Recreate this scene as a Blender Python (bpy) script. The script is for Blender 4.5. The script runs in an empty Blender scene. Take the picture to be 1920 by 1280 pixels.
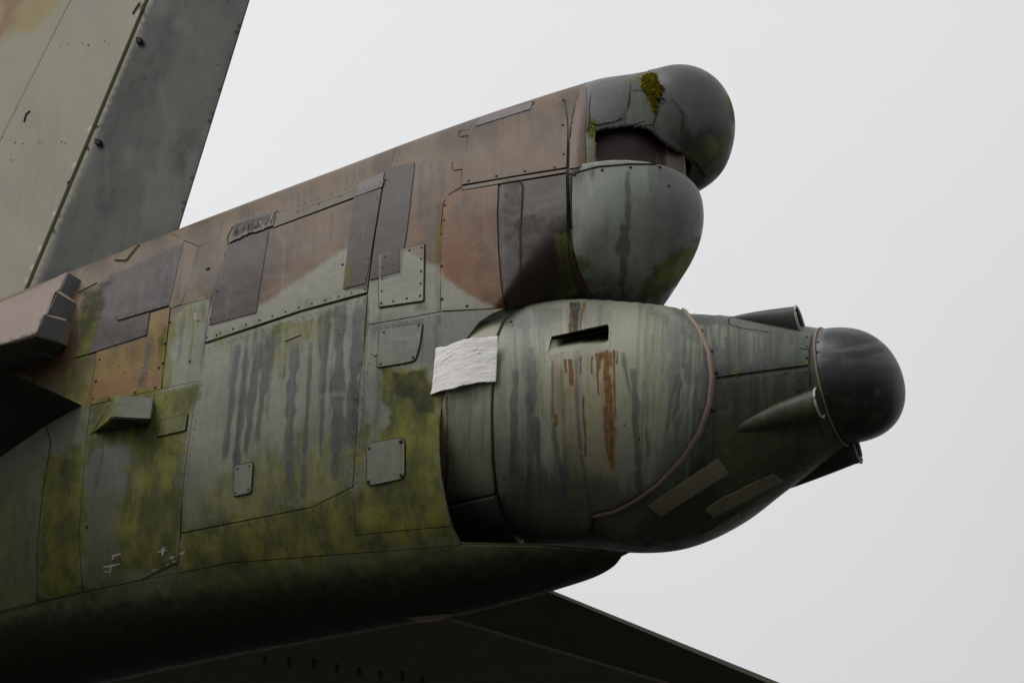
import bpy, bmesh, math, random
import numpy as np
from mathutils import Vector, Matrix
from mathutils.bvhtree import BVHTree
from mathutils.geometry import delaunay_2d_cdt
random.seed(7); rng = np.random.RandomState(7)
S = bpy.context.scene

# ------------------------------------------------------------------ camera, world, sun, exposure
FPX, PITCH, AZ = 3250.0, math.radians(33.6), math.radians(27.0)
GROUND = -6.03                       # the aeroplane's own datum is z=0; the ground lies six metres below it
hd = np.array([-math.sin(AZ), math.cos(AZ), 0.0])
FW = np.array([hd[0]*math.cos(PITCH), hd[1]*math.cos(PITCH), math.sin(PITCH)])
RT = np.array([math.cos(AZ), math.sin(AZ), 0.0]); UP = np.cross(RT, FW)
CAM = np.array([0, -1.05, 0.0]) - 8.0*FW
cam = bpy.data.cameras.new('camera'); cam.sensor_width = 36; cam.lens = 36*FPX/1920; cam.clip_end = 3000
co = bpy.data.objects.new('camera', cam); S.collection.objects.link(co)
co.location = CAM; co.rotation_euler = (math.pi/2 + PITCH, 0, AZ); S.camera = co

SUN_EL, SUN_ROT = math.radians(52), math.radians(205)
w = bpy.data.worlds.new("World"); S.world = w; w.use_nodes = True
nt = w.node_tree; nt.nodes.clear()
def N(t, kind, **kw):
    n = t.nodes.new(kind)
    for k, v in kw.items(): setattr(n, k, v)
    return n
out = N(nt, 'ShaderNodeOutputWorld'); bg = N(nt, 'ShaderNodeBackground'); bg.inputs['Strength'].default_value = 0.1
sky = N(nt, 'ShaderNodeTexSky', sky_type='NISHITA', sun_disc=False, sun_elevation=SUN_EL, sun_rotation=SUN_ROT)
tc = N(nt, 'ShaderNodeTexCoord')
sep = N(nt, 'ShaderNodeSeparateXYZ'); nt.links.new(tc.outputs['Generated'], sep.inputs[0])
# overcast deck: brighter towards the zenith and towards where the hidden sun is, softly mottled
dt = N(nt, 'ShaderNodeVectorMath', operation='DOT_PRODUCT'); nt.links.new(tc.outputs['Generated'], dt.inputs[0])
dt.inputs[1].default_value = (-0.80, 0.20, 0.57)
mr = N(nt, 'ShaderNodeMapRange'); nt.links.new(dt.outputs['Value'], mr.inputs[0])
mr.inputs[1].default_value = 0.2; mr.inputs[2].default_value = 1.0; mr.inputs[3].default_value = 0.0; mr.inputs[4].default_value = 1.0
mz = N(nt, 'ShaderNodeMapRange'); nt.links.new(sep.outputs['Z'], mz.inputs[0])
mz.inputs[1].default_value = 0.0; mz.inputs[2].default_value = 1.0; mz.inputs[3].default_value = 0.0; mz.inputs[4].default_value = 1.0
nz = N(nt, 'ShaderNodeTexNoise'); nz.inputs['Scale'].default_value = 2.2; nz.inputs['Detail'].default_value = 4; nz.inputs['Roughness'].default_value = 0.5
nt.links.new(tc.outputs['Generated'], nz.inputs['Vector'])
def mth(t, op, a, b=None, c=None, clamp=False):
    n = N(t, 'ShaderNodeMath', operation=op, use_clamp=clamp)
    for i, v in enumerate((a, b, c)):
        if v is None: continue
        if isinstance(v, (int, float)): n.inputs[i].default_value = v
        else: t.links.new(v, n.inputs[i])
    return n.outputs[0]
lum = mth(nt, 'ADD', mth(nt, 'ADD', mth(nt, 'MULTIPLY', mr.outputs[0], 2.5), mth(nt, 'MULTIPLY', mz.outputs[0], 2.3)),
          mth(nt, 'ADD', mth(nt, 'MULTIPLY', nz.outputs['Fac'], 1.0), 4.2))
cl = N(nt, 'ShaderNodeCombineColor')
nt.links.new(mth(nt, 'MULTIPLY', lum, 0.995), cl.inputs[0]); nt.links.new(lum, cl.inputs[1]); nt.links.new(mth(nt, 'MULTIPLY', lum, 1.005), cl.inputs[2])
mx = N(nt, 'ShaderNodeMix', data_type='RGBA'); mx.inputs[0].default_value = 0.96
nt.links.new(sky.outputs[0], mx.inputs[6]); nt.links.new(cl.outputs[0], mx.inputs[7])
nt.links.new(mx.outputs[2], bg.inputs['Color']); nt.links.new(bg.outputs[0], out.inputs['Surface'])

sl = bpy.data.lights.new('sun', 'SUN'); sl.energy = 1.3; sl.angle = math.radians(35); sl.color = (1.0, 0.98, 0.95)
so = bpy.data.objects.new('sun', sl); S.collection.objects.link(so)
az = SUN_ROT; sd = Vector((math.sin(az)*math.cos(SUN_EL), math.cos(az)*math.cos(SUN_EL), math.sin(SUN_EL)))
so.rotation_euler = sd.to_track_quat('Z', 'Y').to_euler()
S.view_settings.view_transform = 'Standard'; S.view_settings.look = 'None'; S.view_settings.exposure = 0.0; S.view_settings.gamma = 1.0
S.view_settings.use_curve_mapping = False

# ------------------------------------------------------------------ helpers: optics
def proj(P):
    q = P - CAM; z = q @ FW
    return np.stack([960 + FPX*(q @ RT)/z, 640 - FPX*(q @ UP)/z], -1)
def rays(px):
    px = np.asarray(px, float)
    d = FW + RT*((px[..., 0:1]-960)/FPX) - UP*((px[..., 1:2]-640)/FPX)
    return d/np.linalg.norm(d, axis=-1, keepdims=True)
def onY(px, Y=0.0):
    d = rays(px); return CAM + d*((Y-CAM[1])/d[..., 1:2])
def onZ(px, Z=0.0):
    d = rays(px); return CAM + d*((Z-CAM[2])/d[..., 2:3])
def srgb(*c):
    c = np.array(c, float)/255; return np.where(c <= .04045, c/12.92, ((c+.055)/1.055)**2.4)
def sstep(a, b, x):
    t = np.clip((x-a)/(b-a+1e-12), 0, 1); return t*t*(3-2*t)
# value noise on the plane (numpy)
_lat = rng.rand(64, 256, 256)[:8]
def vnoise(x, y, k=0):
    L = _lat[k % 8]; xi = np.floor(x).astype(int); yi = np.floor(y).astype(int)
    u = x-xi; v = y-yi; u = u*u*(3-2*u); v = v*v*(3-2*v)
    a = L[xi % 256, yi % 256]; b = L[(xi+1) % 256, yi % 256]; c = L[xi % 256, (yi+1) % 256]; d = L[(xi+1) % 256, (yi+1) % 256]
    return (a*(1-u)+b*u)*(1-v)+(c*(1-u)+d*u)*v
def fbm(x, y, k=0, o=4):
    s = 0; t = 0; a = 1
    for i in range(o): s = s + a*vnoise(x*2**i+17*i, y*2**i+5*i, k+i); t += a; a *= .5
    return s/t

COL = S.collection
def link(o, parent=None):
    COL.objects.link(o)
    if parent is not None:
        o.parent = parent
        if parent.type == 'EMPTY': o.matrix_parent_inverse = Matrix.Translation(-parent.location)
    return o
def mesh_obj(name, V, Fc, mat, parent=None, smooth=True, normals=None, paintf=None):
    me = bpy.data.meshes.new(name); me.from_pydata([tuple(v) for v in V], [], [tuple(f) for f in Fc]); me.update()
    if smooth: me.polygons.foreach_set('use_smooth', [True]*len(me.polygons))
    me.materials.append(mat)
    if normals is not None: me.normals_split_custom_set_from_vertices([tuple(n) for n in normals])
    if paintf is not None: set_paint(me, paintf)
    return link(bpy.data.objects.new(name, me), parent)
def poly_in(P, poly):
    poly = np.asarray(poly, float); x, y = P[..., 0], P[..., 1]; r = np.zeros(x.shape, bool); n = len(poly)
    for i in range(n):
        x0, y0 = poly[i]; x1, y1 = poly[(i+1) % n]
        c = ((y0 > y) != (y1 > y)) & (x < (x1-x0)*(y-y0)/((y1-y0) if y1 != y0 else 1e-9)+x0)
        r ^= c
    return r
def seg_dist(P, line, closed=False):
    line = np.asarray(line, float); best = np.full(P.shape[:-1], 1e9); n = len(line)
    for i in range(n if closed else n-1):
        a, b = line[i], line[(i+1) % n]; ab = b-a
        t = np.clip(((P-a) @ ab)/(ab @ ab+1e-9), 0, 1)
        best = np.minimum(best, np.linalg.norm(P-a-t[..., None]*ab, axis=-1))
    return best
def soft(P, poly, w=3.0, jit=0.0, k=0, sc=14.0):
    """1 inside the polygon, 0 outside, with a soft and, if asked, ragged border"""
    Q = P
    if jit:
        Q = P + jit*np.stack([fbm(P[..., 0]/sc, P[..., 1]/sc, k)-.5, fbm(P[..., 0]/sc+40, P[..., 1]/sc, k+1)-.5], -1)*2
    lo = np.min(poly, 0)-w-2*jit-2; hi = np.max(poly, 0)+w+2*jit+2
    m = ((Q >= lo) & (Q <= hi)).all(-1); out = np.zeros(P.shape[:-1])
    if m.any():
        d = seg_dist(Q[m], poly, True); s = np.where(poly_in(Q[m], poly), d, -d); out[m] = sstep(-w, w, s)
    return out

# ------------------------------------------------------------------ bodies (world metres)
PI = math.pi
def pinterp(x, xk, yk):
    """smooth (monotone-ish) interpolation through knots"""
    xk = np.asarray(xk, float); yk = np.asarray(yk, float); x = np.asarray(x, float)
    m = np.gradient(yk, xk); i = np.clip(np.searchsorted(xk, x)-1, 0, len(xk)-2)
    h = xk[i+1]-xk[i]; t = np.clip((x-xk[i])/h, 0, 1)
    return (2*t**3-3*t**2+1)*yk[i]+(t**3-2*t**2+t)*h*m[i]+(-2*t**3+3*t**2)*yk[i+1]+(t**3-t**2)*h*m[i+1]
MX = [-16, -7, -5, -3.5, -2.5, -1.5, -0.8, -0.2, 0.3]
MT = [1.9, 1.9, 1.93, 2.06, 2.15, 2.22, 2.265, 2.262, 2.24]
MB = [-1.3, -.78, -.60, -.614, -.632, -.671, -.70, -.657, -.60]
def m_top(X): return pinterp(X, MX, MT)
def m_bot(X): return pinterp(X, MX, MB)
def m_w(X): return .66 + .04*np.maximum(0, -.8-X) + 0.0*X
NN = 2.4
def m_half(X, z):
    zt, zb = m_top(X), m_bot(X); q = np.clip(abs((z-(zt+zb)/2)/((zt-zb)/2)), 0, 1)
    return m_w(X)*(1-q**NN)**(1/NN)
def m_surf(X, t):
    zt, zb = m_top(X), m_bot(X); c, s = np.cos(t), np.sin(t)
    return np.stack([X+0*t, -m_w(X)*np.sign(c)*abs(c)**(2/NN), (zt+zb)/2+(zt-zb)/2*np.sign(s)*abs(s)**(2/NN)], -1)
def grid_mesh(P, wrap=True):
    n, m = P.shape[:2]; V = P.reshape(-1, 3); Fc = []
    for i in range(n-1):
        for j in range(m if wrap else m-1):
            a = i*m+j; b = i*m+(j+1) % m; Fc.append((a, b, b+m, a+m))
    return V, Fc
ARC = [(960, 577), (925, 588), (900, 604), (868, 645), (845, 695), (830, 750), (825, 800), (825, 850), (829, 895), (838, 945), (850, 990), (864, 1016)]
class Body:
    """a smooth reference surface: ray casts give point and interpolated normal"""
    def __init__(s, V, Fc):
        me = bpy.data.meshes.new('tmp'); me.from_pydata([tuple(v) for v in V], [], [tuple(f) for f in Fc]); me.update()
        s.N = np.zeros(len(V)*3); me.vertices.foreach_get('normal', s.N); s.N = s.N.reshape(-1, 3); bpy.data.meshes.remove(me)
        s.V = np.asarray(V, float); s.T = [f for f in Fc]; s.bvh = BVHTree.FromPolygons([tuple(v) for v in V], s.T)
        s.C = Vector(CAM); s.F4 = np.array([tuple(f) if len(f) == 4 else tuple(f)+(f[-1],) for f in Fc])
    def cast(s, px):
        px = np.atleast_2d(np.asarray(px, float)); D = rays(px); n = len(px)
        P = np.full((n, 3), np.nan); NN_ = np.zeros((n, 3)); ok = np.zeros(n, bool)
        idx = np.zeros(n, int)
        rc = s.bvh.ray_cast; C0 = s.C
        for i, d in enumerate(D.tolist()):
            h = rc(C0, d)
            if h[0] is None: continue
            P[i] = h[0]; ok[i] = True; idx[i] = h[2]
        F4 = s.F4[idx[ok]]; NN_[ok] = smooth_n(P[ok], s.V[F4], s.N[F4])
        nn = np.linalg.norm(NN_, axis=1, keepdims=True); NN_ = NN_/np.where(nn > 0, nn, 1)
        flip = (NN_*D).sum(1) > 0; NN_[flip] *= -1
        return P, NN_, ok, D
    def pt(s, x, y, off=0.0):
        """3-D point seen at this photo position, standing `off` metres off the surface"""
        P, n, ok, D = s.cast([(x, y)]); c = max(.25, -float(n[0] @ D[0])); return P[0]-D[0]*off/c
def smooth_n(p, v, n):
    """normals by inverse bilinear interpolation on quads"""
    u = np.full(len(p), .5); w_ = u.copy(); dd = lambda a, b: (a*b).sum(-1)
    e1 = v[:, 1]-v[:, 0]; e2 = v[:, 3]-v[:, 0]; e3 = v[:, 0]-v[:, 1]+v[:, 2]-v[:, 3]
    for _ in range(3):
        r = v[:, 0]+u[:, None]*e1+w_[:, None]*e2+(u*w_)[:, None]*e3-p; a = e1+w_[:, None]*e3; b = e2+u[:, None]*e3
        aa, ab, bb = dd(a, a), dd(a, b), dd(b, b); g0, g1 = dd(a, r), dd(b, r); dt_ = aa*bb-ab**2; dt_ = np.where(abs(dt_) < 1e-18, 1e9, dt_)
        u = u-(bb*g0-ab*g1)/dt_; w_ = w_-(aa*g1-ab*g0)/dt_
    u = np.clip(u, 0, 1)[:, None]; w_ = np.clip(w_, 0, 1)[:, None]
    return (1-u)*(1-w_)*n[:, 0]+u*(1-w_)*n[:, 1]+u*w_*n[:, 2]+(1-u)*w_*n[:, 3]
def fix(V, Fc):
    """make the faces point outwards"""
    me = bpy.data.meshes.new('t'); me.from_pydata([tuple(v) for v in V], [], [tuple(f) for f in Fc])
    bm = bmesh.new(); bm.from_mesh(me); bmesh.ops.recalc_face_normals(bm, faces=bm.faces); bm.to_mesh(me); bm.free()
    F2 = [tuple(p.vertices) for p in me.polygons]; bpy.data.meshes.remove(me); return F2

# --- fuselage
XJ = -0.62; XB = 0.12
tt = np.linspace(-PI, PI, 481)[:-1]
BEL = np.array([(864, 1016), (1000, 1018), (1120, 1028), (1160, 1034)], float)
def end_x(t):
    if math.cos(t) < -0.02: return end_x(PI-t if t > 0 else -PI-t)
    if t > 0.9: return XJ
    Xs = np.linspace(-1.0, .4, 561); q = proj(m_surf(Xs, np.full_like(Xs, t))); arc = np.array(ARC, float)
    d = q[:, 0]-np.interp(q[:, 1], arc[:, 1], arc[:, 0])
    inside = (d > 0) & (q[:, 1] > 577.5) & (q[:, 1] < np.interp(q[:, 0], BEL[:, 0], BEL[:, 1]))
    if t > -.55 and not ((d > 0) & (q[:, 1] > 579) & (q[:, 0] < 956) & (Xs < -.1)).any(): return XJ
    j = np.argmax(inside)
    if not inside.any(): return XJ if t > -.55 else XB
    return min(Xs[j], XB)
XE = np.array([end_x(t) for t in tt])
XC = -1.25
PM = np.stack([m_surf(np.full_like(tt, X), tt) for X in np.r_[np.linspace(-16, -6, 20)[:-1], np.linspace(-6, XC, 240)[:-1]]]
              + [m_surf(XC+(XE-XC)*s, tt) for s in np.linspace(0, 1, 70)])
VM, FM = grid_mesh(PM)
FM = fix(VM, FM)
bodyM = Body(VM, FM)

# the same hull form without its cut-outs, used to lay the skin panels on
VH, FH = grid_mesh(np.stack([m_surf(np.full(240, X), np.linspace(-PI, PI, 241)[:-1]) for X in np.r_[np.linspace(-8, -4, 12)[:-1], np.linspace(-4, .35, 110)]]))
FH = fix(VH, FH); bodyH = Body(VH, FH)

# --- upper fairing: same skin as the fuselage above, its lower corner curving under towards the tail
XG = 0.12
def u_sec(X, n=120):
    zt = m_top(X); zu = np.interp(X, [XJ, -.3, -.1, XG], [.44, .46, .54, .62]); r = np.interp(X, [XJ, -.34, -.24, -.12, 0, XG], [.004, .03, .12, .26, .36, .42])
    v = (1-np.cos(np.linspace(0, PI, n)))/2; z = zu+(zt-zu)*v
    w_ = m_half(X, z)*1.0025; g = np.clip((z-zu)/r, 0, 1); w_ = w_*(1-(1-g)**2.8)**(1/2.0)
    near = np.stack([np.full(n, X), -w_, z], -1); far = np.stack([np.full(n, X), w_*(1-.62*sstep(-.25, XG, X)*sstep(1.7, 1.2, z)), z], -1)[::-1][1:-1]
    return np.concatenate([near, far])
PU = np.stack([u_sec(X) for X in np.linspace(XJ, XG, 60)])
VU, FU = grid_mesh(PU); FU = fix(VU, FU); bodyU = Body(VU, FU); FU = list(FU)+[tuple(range(len(VU)-PU.shape[1], len(VU)))]

# --- pale green radome below the shelf
ZS = 1.285; GL = 0.539
def g_sec(s, n=160):
    q = max(1-s**1.94, 0)**(1/1.94); t = np.linspace(-PI, PI, n+1)[:-1]; c, sn = np.cos(t), np.sin(t)
    es = 2.24+1.6*max(0, 1-s/.6)**1.5; lowr = np.where(sn < 0, .43+.15*max(0, 1-s/.95)**1.1, .43); y = -.19-.45*q*np.sign(c)*abs(c)**(2/es); z = 1.218+lowr*q*np.sign(sn)*abs(sn)**(2/es)
    return np.stack([np.full(n, XG+GL*s), y, np.minimum(z, ZS)], -1)
PG = np.stack([g_sec(s) for s in 1-(1-np.linspace(0, 1, 90))**1.8])
VG, FG = grid_mesh(PG); FG = fix(VG, FG); bodyG = Body(VG, FG)

# --- dark bulbous radome on top
KC, KR, KX = 1.935, .318, .50
def k_sec(X, n=110):
    v = (1-np.cos(np.linspace(0, PI, n)))/2
    if X <= KX:
        b = sstep(XG+.03, KX, X); ct = m_top(X)*(1-b)+(KC+KR)*b+.028*math.sin(PI*b); zl = 1.24+(KC-.52-1.24)*sstep(.30, KX, X); z = zl+(ct-zl)*v
        w1 = m_half(X, z); q = np.clip((z-KC)/KR, -1, 1); w2 = KR*np.sqrt(1-np.where(z > KC, q, 0)**2)
        q2 = np.where(z < KC, np.clip((KC-z)/(KC-zl), 0, 1), 0); w2 = w2*np.sqrt(1-q2**2*sstep(.3, KX, X))
        w_ = w1*(1-b)+w2*b
    else:
        s = min((X-KX)/.315, 1); q = max(1-s**2.1, 0)**(1/2.1); lo = .52-.10*s; z = KC-lo*q+(lo+KR)*q*v; q2 = np.where(z > KC, (z-KC)/KR, (KC-z)/lo)/max(q, 1e-6); w_ = KR*q*np.sqrt(np.clip(1-q2**2, 0, 1))
    near = np.stack([np.full(n, X), -w_, z], -1); far = np.stack([np.full(n, X), w_*(1-.62*sstep(1.7, 1.3, z)), z], -1)[::-1][1:-1]
    return np.concatenate([near, far])
PK = np.stack([k_sec(X) for X in np.r_[np.linspace(XG, KX, 70), KX+.315*(1-(1-np.linspace(0, 1, 60))**1.9)[1:]]])
VK, FK = grid_mesh(PK); FK = fix(VK, FK); bodyK = Body(VK, FK)

# --- turret body: a loft along a drooping path
TC = np.array([(820, 800), (880, 795), (1080, 797), (1250, 800), (1350, 783), (1430, 758), (1566, 724)], float)
TR = [.60, .615, .655, .607, .525, .44, .285]
tp = onY(TC); tX = tp[:, 0]; tZ = tp[:, 2]
TILT = math.radians(1)
def t_sec(X, n=240):
    z = pinterp(X, tX, tZ); R = pinterp(X, tX, TR); t = np.linspace(-PI, PI, n, endpoint=False)
    zz = R*np.sin(t); return np.stack([X+zz*math.tan(TILT), -R*np.cos(t), z+zz], -1)
tXs = np.linspace(tX[0], tX[-1], 150)
PT = np.stack([t_sec(X) for X in tXs])
VT, FT = grid_mesh(PT); FT = fix(VT, FT); bodyT = Body(VT, FT)
# nose dome
nx = onY(np.array([(1566, 724), (1696, 712)]))
def n_sec(s, n=160):
    X = nx[0, 0]+(nx[1, 0]-nx[0, 0]-.01)*s; z = tZ[-1]*(1-s)+s*(nx[1, 2]+.02); R = .283*max(1-s**2.6, 0)**(1/2.1)
    t = np.linspace(-PI, PI, n, endpoint=False); tl = math.tan(TILT)*(1-s)
    zz = R*np.sin(t); return np.stack([X+zz*tl, -R*np.cos(t), z+zz], -1)
PN = np.stack([n_sec(s) for s in 1-(1-np.linspace(0, 1, 80))**2])
VN, FN = grid_mesh(PN); FN = fix(VN, FN); bodyN = Body(VN, FN)
# ------------------------------------------------------------------ materials
def lk(t, a, b): t.links.new(a, b)
def ramp01(t, v, a, b):
    n = N(t, 'ShaderNodeMapRange', interpolation_type='SMOOTHSTEP'); lk(t, v, n.inputs[0])
    n.inputs[1].default_value = a; n.inputs[2].default_value = b; return n.outputs[0]
def noise(t, vec, scale, detail=4, rough=.55, mapping=None, dist=0.0):
    if mapping:
        m = N(t, 'ShaderNodeMapping'); m.inputs['Scale'].default_value = mapping; lk(t, vec, m.inputs[0]); vec = m.outputs[0]
    n = N(t, 'ShaderNodeTexNoise'); n.inputs['Scale'].default_value = scale; n.inputs['Detail'].default_value = detail
    n.inputs['Roughness'].default_value = rough; n.inputs['Distortion'].default_value = dist; lk(t, vec, n.inputs['Vector']); return n.outputs['Fac']
def mixc(t, f, a, b, mode='MIX'):
    n = N(t, 'ShaderNodeMix', data_type='RGBA', blend_type=mode)
    for i, v in ((0, f), (6, a), (7, b)):
        if isinstance(v, (int, float)): n.inputs[i].default_value = v
        elif isinstance(v, tuple): n.inputs[i].default_value = (*v, 1)
        else: lk(t, v, n.inputs[i])
    return n.outputs[2]
def weathered(name, rough=.46, bump=.48, const=None, gloss_noise=.18, spec=.30, streak=.5):
    m = bpy.data.materials.new(name); m.use_nodes = True; t = m.node_tree; b = t.nodes['Principled BSDF']
    g = N(t, 'ShaderNodeNewGeometry').outputs['Position']
    if const is None:
        base = N(t, 'ShaderNodeAttribute', attribute_name='paint').outputs['Color']
        wr = N(t, 'ShaderNodeAttribute', attribute_name='wear').outputs['Color']; sp = N(t, 'ShaderNodeSeparateColor'); lk(t, wr, sp.inputs[0])
        mo, ru, gr = sp.outputs[0], sp.outputs[1], sp.outputs[2]
    else:
        rg = N(t, 'ShaderNodeRGB'); rg.outputs[0].default_value = (*const, 1); base = rg.outputs[0]; mo = ru = gr = None
    n1 = noise(t, g, 2.6, 5, .6); n2 = noise(t, g, 34, 4, .65); n3 = noise(t, g, 1.0, 5, .6, mapping=(26, 26, 1.5)); n4 = noise(t, g, 1.0, 3, .6, mapping=(70, 70, 5))
    k = mth(t, 'ADD', mth(t, 'MULTIPLY', n1, .34), .83)
    k = mth(t, 'MULTIPLY', k, mth(t, 'ADD', mth(t, 'MULTIPLY', n2, .22), .89))
    k = mth(t, 'MULTIPLY', k, mth(t, 'SUBTRACT', 1.0, mth(t, 'MULTIPLY', ramp01(t, n3, .54, .70), .26*streak)))
    k = mth(t, 'MULTIPLY', k, mth(t, 'SUBTRACT', 1.0, mth(t, 'MULTIPLY', ramp01(t, n4, .52, .75), .16*streak)))
    kc = N(t, 'ShaderNodeCombineColor')
    for i in range(3): lk(t, k, kc.inputs[i])
    c = mixc(t, 1.0, base, kc.outputs[0], 'MULTIPLY')
    # pale worn runs
    c = mixc(t, mth(t, 'MULTIPLY', ramp01(t, noise(t, g, 1.0, 4, .6, mapping=(19, 19, 1.1), dist=.3), .60, .72), .16*streak), c, (.42, .43, .36))
    # fine chips
    c = mixc(t, mth(t, 'MULTIPLY', ramp01(t, noise(t, g, 120, 2, .5), .71, .75), .35), c, (.05, .045, .04))
    rg_ = mth(t, 'ADD', mth(t, 'MULTIPLY', n1, gloss_noise), rough-.09)
    if mo is not None:
        nm = noise(t, g, 22, 6, .7); ns = noise(t, g, 1.0, 4, .65, mapping=(30, 30, 4))
        f = ramp01(t, mth(t, 'ADD', mo, mth(t, 'ADD', mth(t, 'MULTIPLY', mth(t, 'SUBTRACT', nm, .5), .35), mth(t, 'MULTIPLY', mth(t, 'SUBTRACT', ns, .5), 1.0))), .02, .85)
        f = mth(t, 'MULTIPLY', f, ramp01(t, mo, .02, .15))
        mc = mixc(t, ramp01(t, noise(t, g, 1.0, 5, .6, mapping=(8, 8, 4)), .38, .68), (.080, .086, .020), (.235, .24, .040))
        mc = mixc(t, mth(t, 'MULTIPLY', ramp01(t, noise(t, g, 60, 3, .6), .52, .75), .45), mc, (.055, .056, .018))
        mc = mixc(t, mth(t, 'MULTIPLY', ramp01(t, noise(t, g, 170, 3, .7), .50, .66), .5), mc, (.045, .05, .012))
        c = mixc(t, mth(t, 'MULTIPLY', f, .92), c, mc)
        fr = ramp01(t, mth(t, 'ADD', ru, mth(t, 'MULTIPLY', mth(t, 'SUBTRACT', noise(t, g, 1.0, 5, .7, mapping=(45, 45, 5)), .5), .8)), .25, .8)
        fr = mth(t, 'MULTIPLY', fr, ramp01(t, ru, .02, .15))
        rc = mixc(t, ramp01(t, noise(t, g, 40, 3, .6), .4, .65), (.19, .082, .022), (.080, .032, .011))
        c = mixc(t, mth(t, 'MULTIPLY', fr, .84), c, rc)
        fg = ramp01(t, mth(t, 'ADD', gr, mth(t, 'MULTIPLY', mth(t, 'SUBTRACT', noise(t, g, 16, 5, .65), .5), .8)), .2, .85)
        fg = mth(t, 'MULTIPLY', fg, ramp01(t, gr, .02, .15))
        c = mixc(t, mth(t, 'MULTIPLY', fg, .9), c, (.022, .022, .017))
        rg_ = mth(t, 'ADD', rg_, mth(t, 'MULTIPLY', mth(t, 'MAXIMUM', mth(t, 'MAXIMUM', f, fr), fg), .40), clamp=True)
    lk(t, c, b.inputs['Base Color']); lk(t, rg_, b.inputs['Roughness']); b.inputs['Specular IOR Level'].default_value = spec
    h = mth(t, 'ADD', mth(t, 'MULTIPLY', noise(t, g, 3.2, 3, .5), 1.0), mth(t, 'MULTIPLY', n2, .035))
    h = mth(t, 'ADD', h, mth(t, 'MULTIPLY', noise(t, g, 150, 2, .5), .012))
    if mo is not None: h = mth(t, 'ADD', h, mth(t, 'MULTIPLY', mth(t, 'MULTIPLY', f, nm), .08))
    bp = N(t, 'ShaderNodeBump'); bp.inputs['Strength'].default_value = bump; bp.inputs['Distance'].default_value = .03; lk(t, h, bp.inputs['Height']); lk(t, bp.outputs[0], b.inputs['Normal'])
    return m
MP = weathered('weathered_paint'); MRAD = weathered('radome_paint', rough=.42, streak=.7)
MFIN = weathered('fin_paint', rough=.6, bump=.15, streak=.35)
MDARK = weathered('dark_primer', const=(.018, .018, .015), rough=.7, streak=0)
MSCREW = weathered('rusty_steel', const=(.045, .036, .028), rough=.6, streak=0)
MTAPE = weathered('faded_tape', const=(.26, .235, .15), rough=.75, bump=.2, streak=.6)
MGASK = weathered('perished_sealant', const=(.30, .225, .17), rough=.7, bump=.3, streak=.6)
MWHITE = weathered('white_sheet', const=(.93, .90, .87), rough=.5, bump=.15, streak=.3)
MPALE = weathered('chipped_pale_edge', const=(.48, .46, .43), rough=.6, streak=.3)
MMOSS = weathered('moss', const=(.33, .29, .03), rough=.9, bump=1.0, streak=0)
MGROUND = weathered('ground', const=(.028, .029, .024), rough=.9, streak=0, bump=.2)

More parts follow.
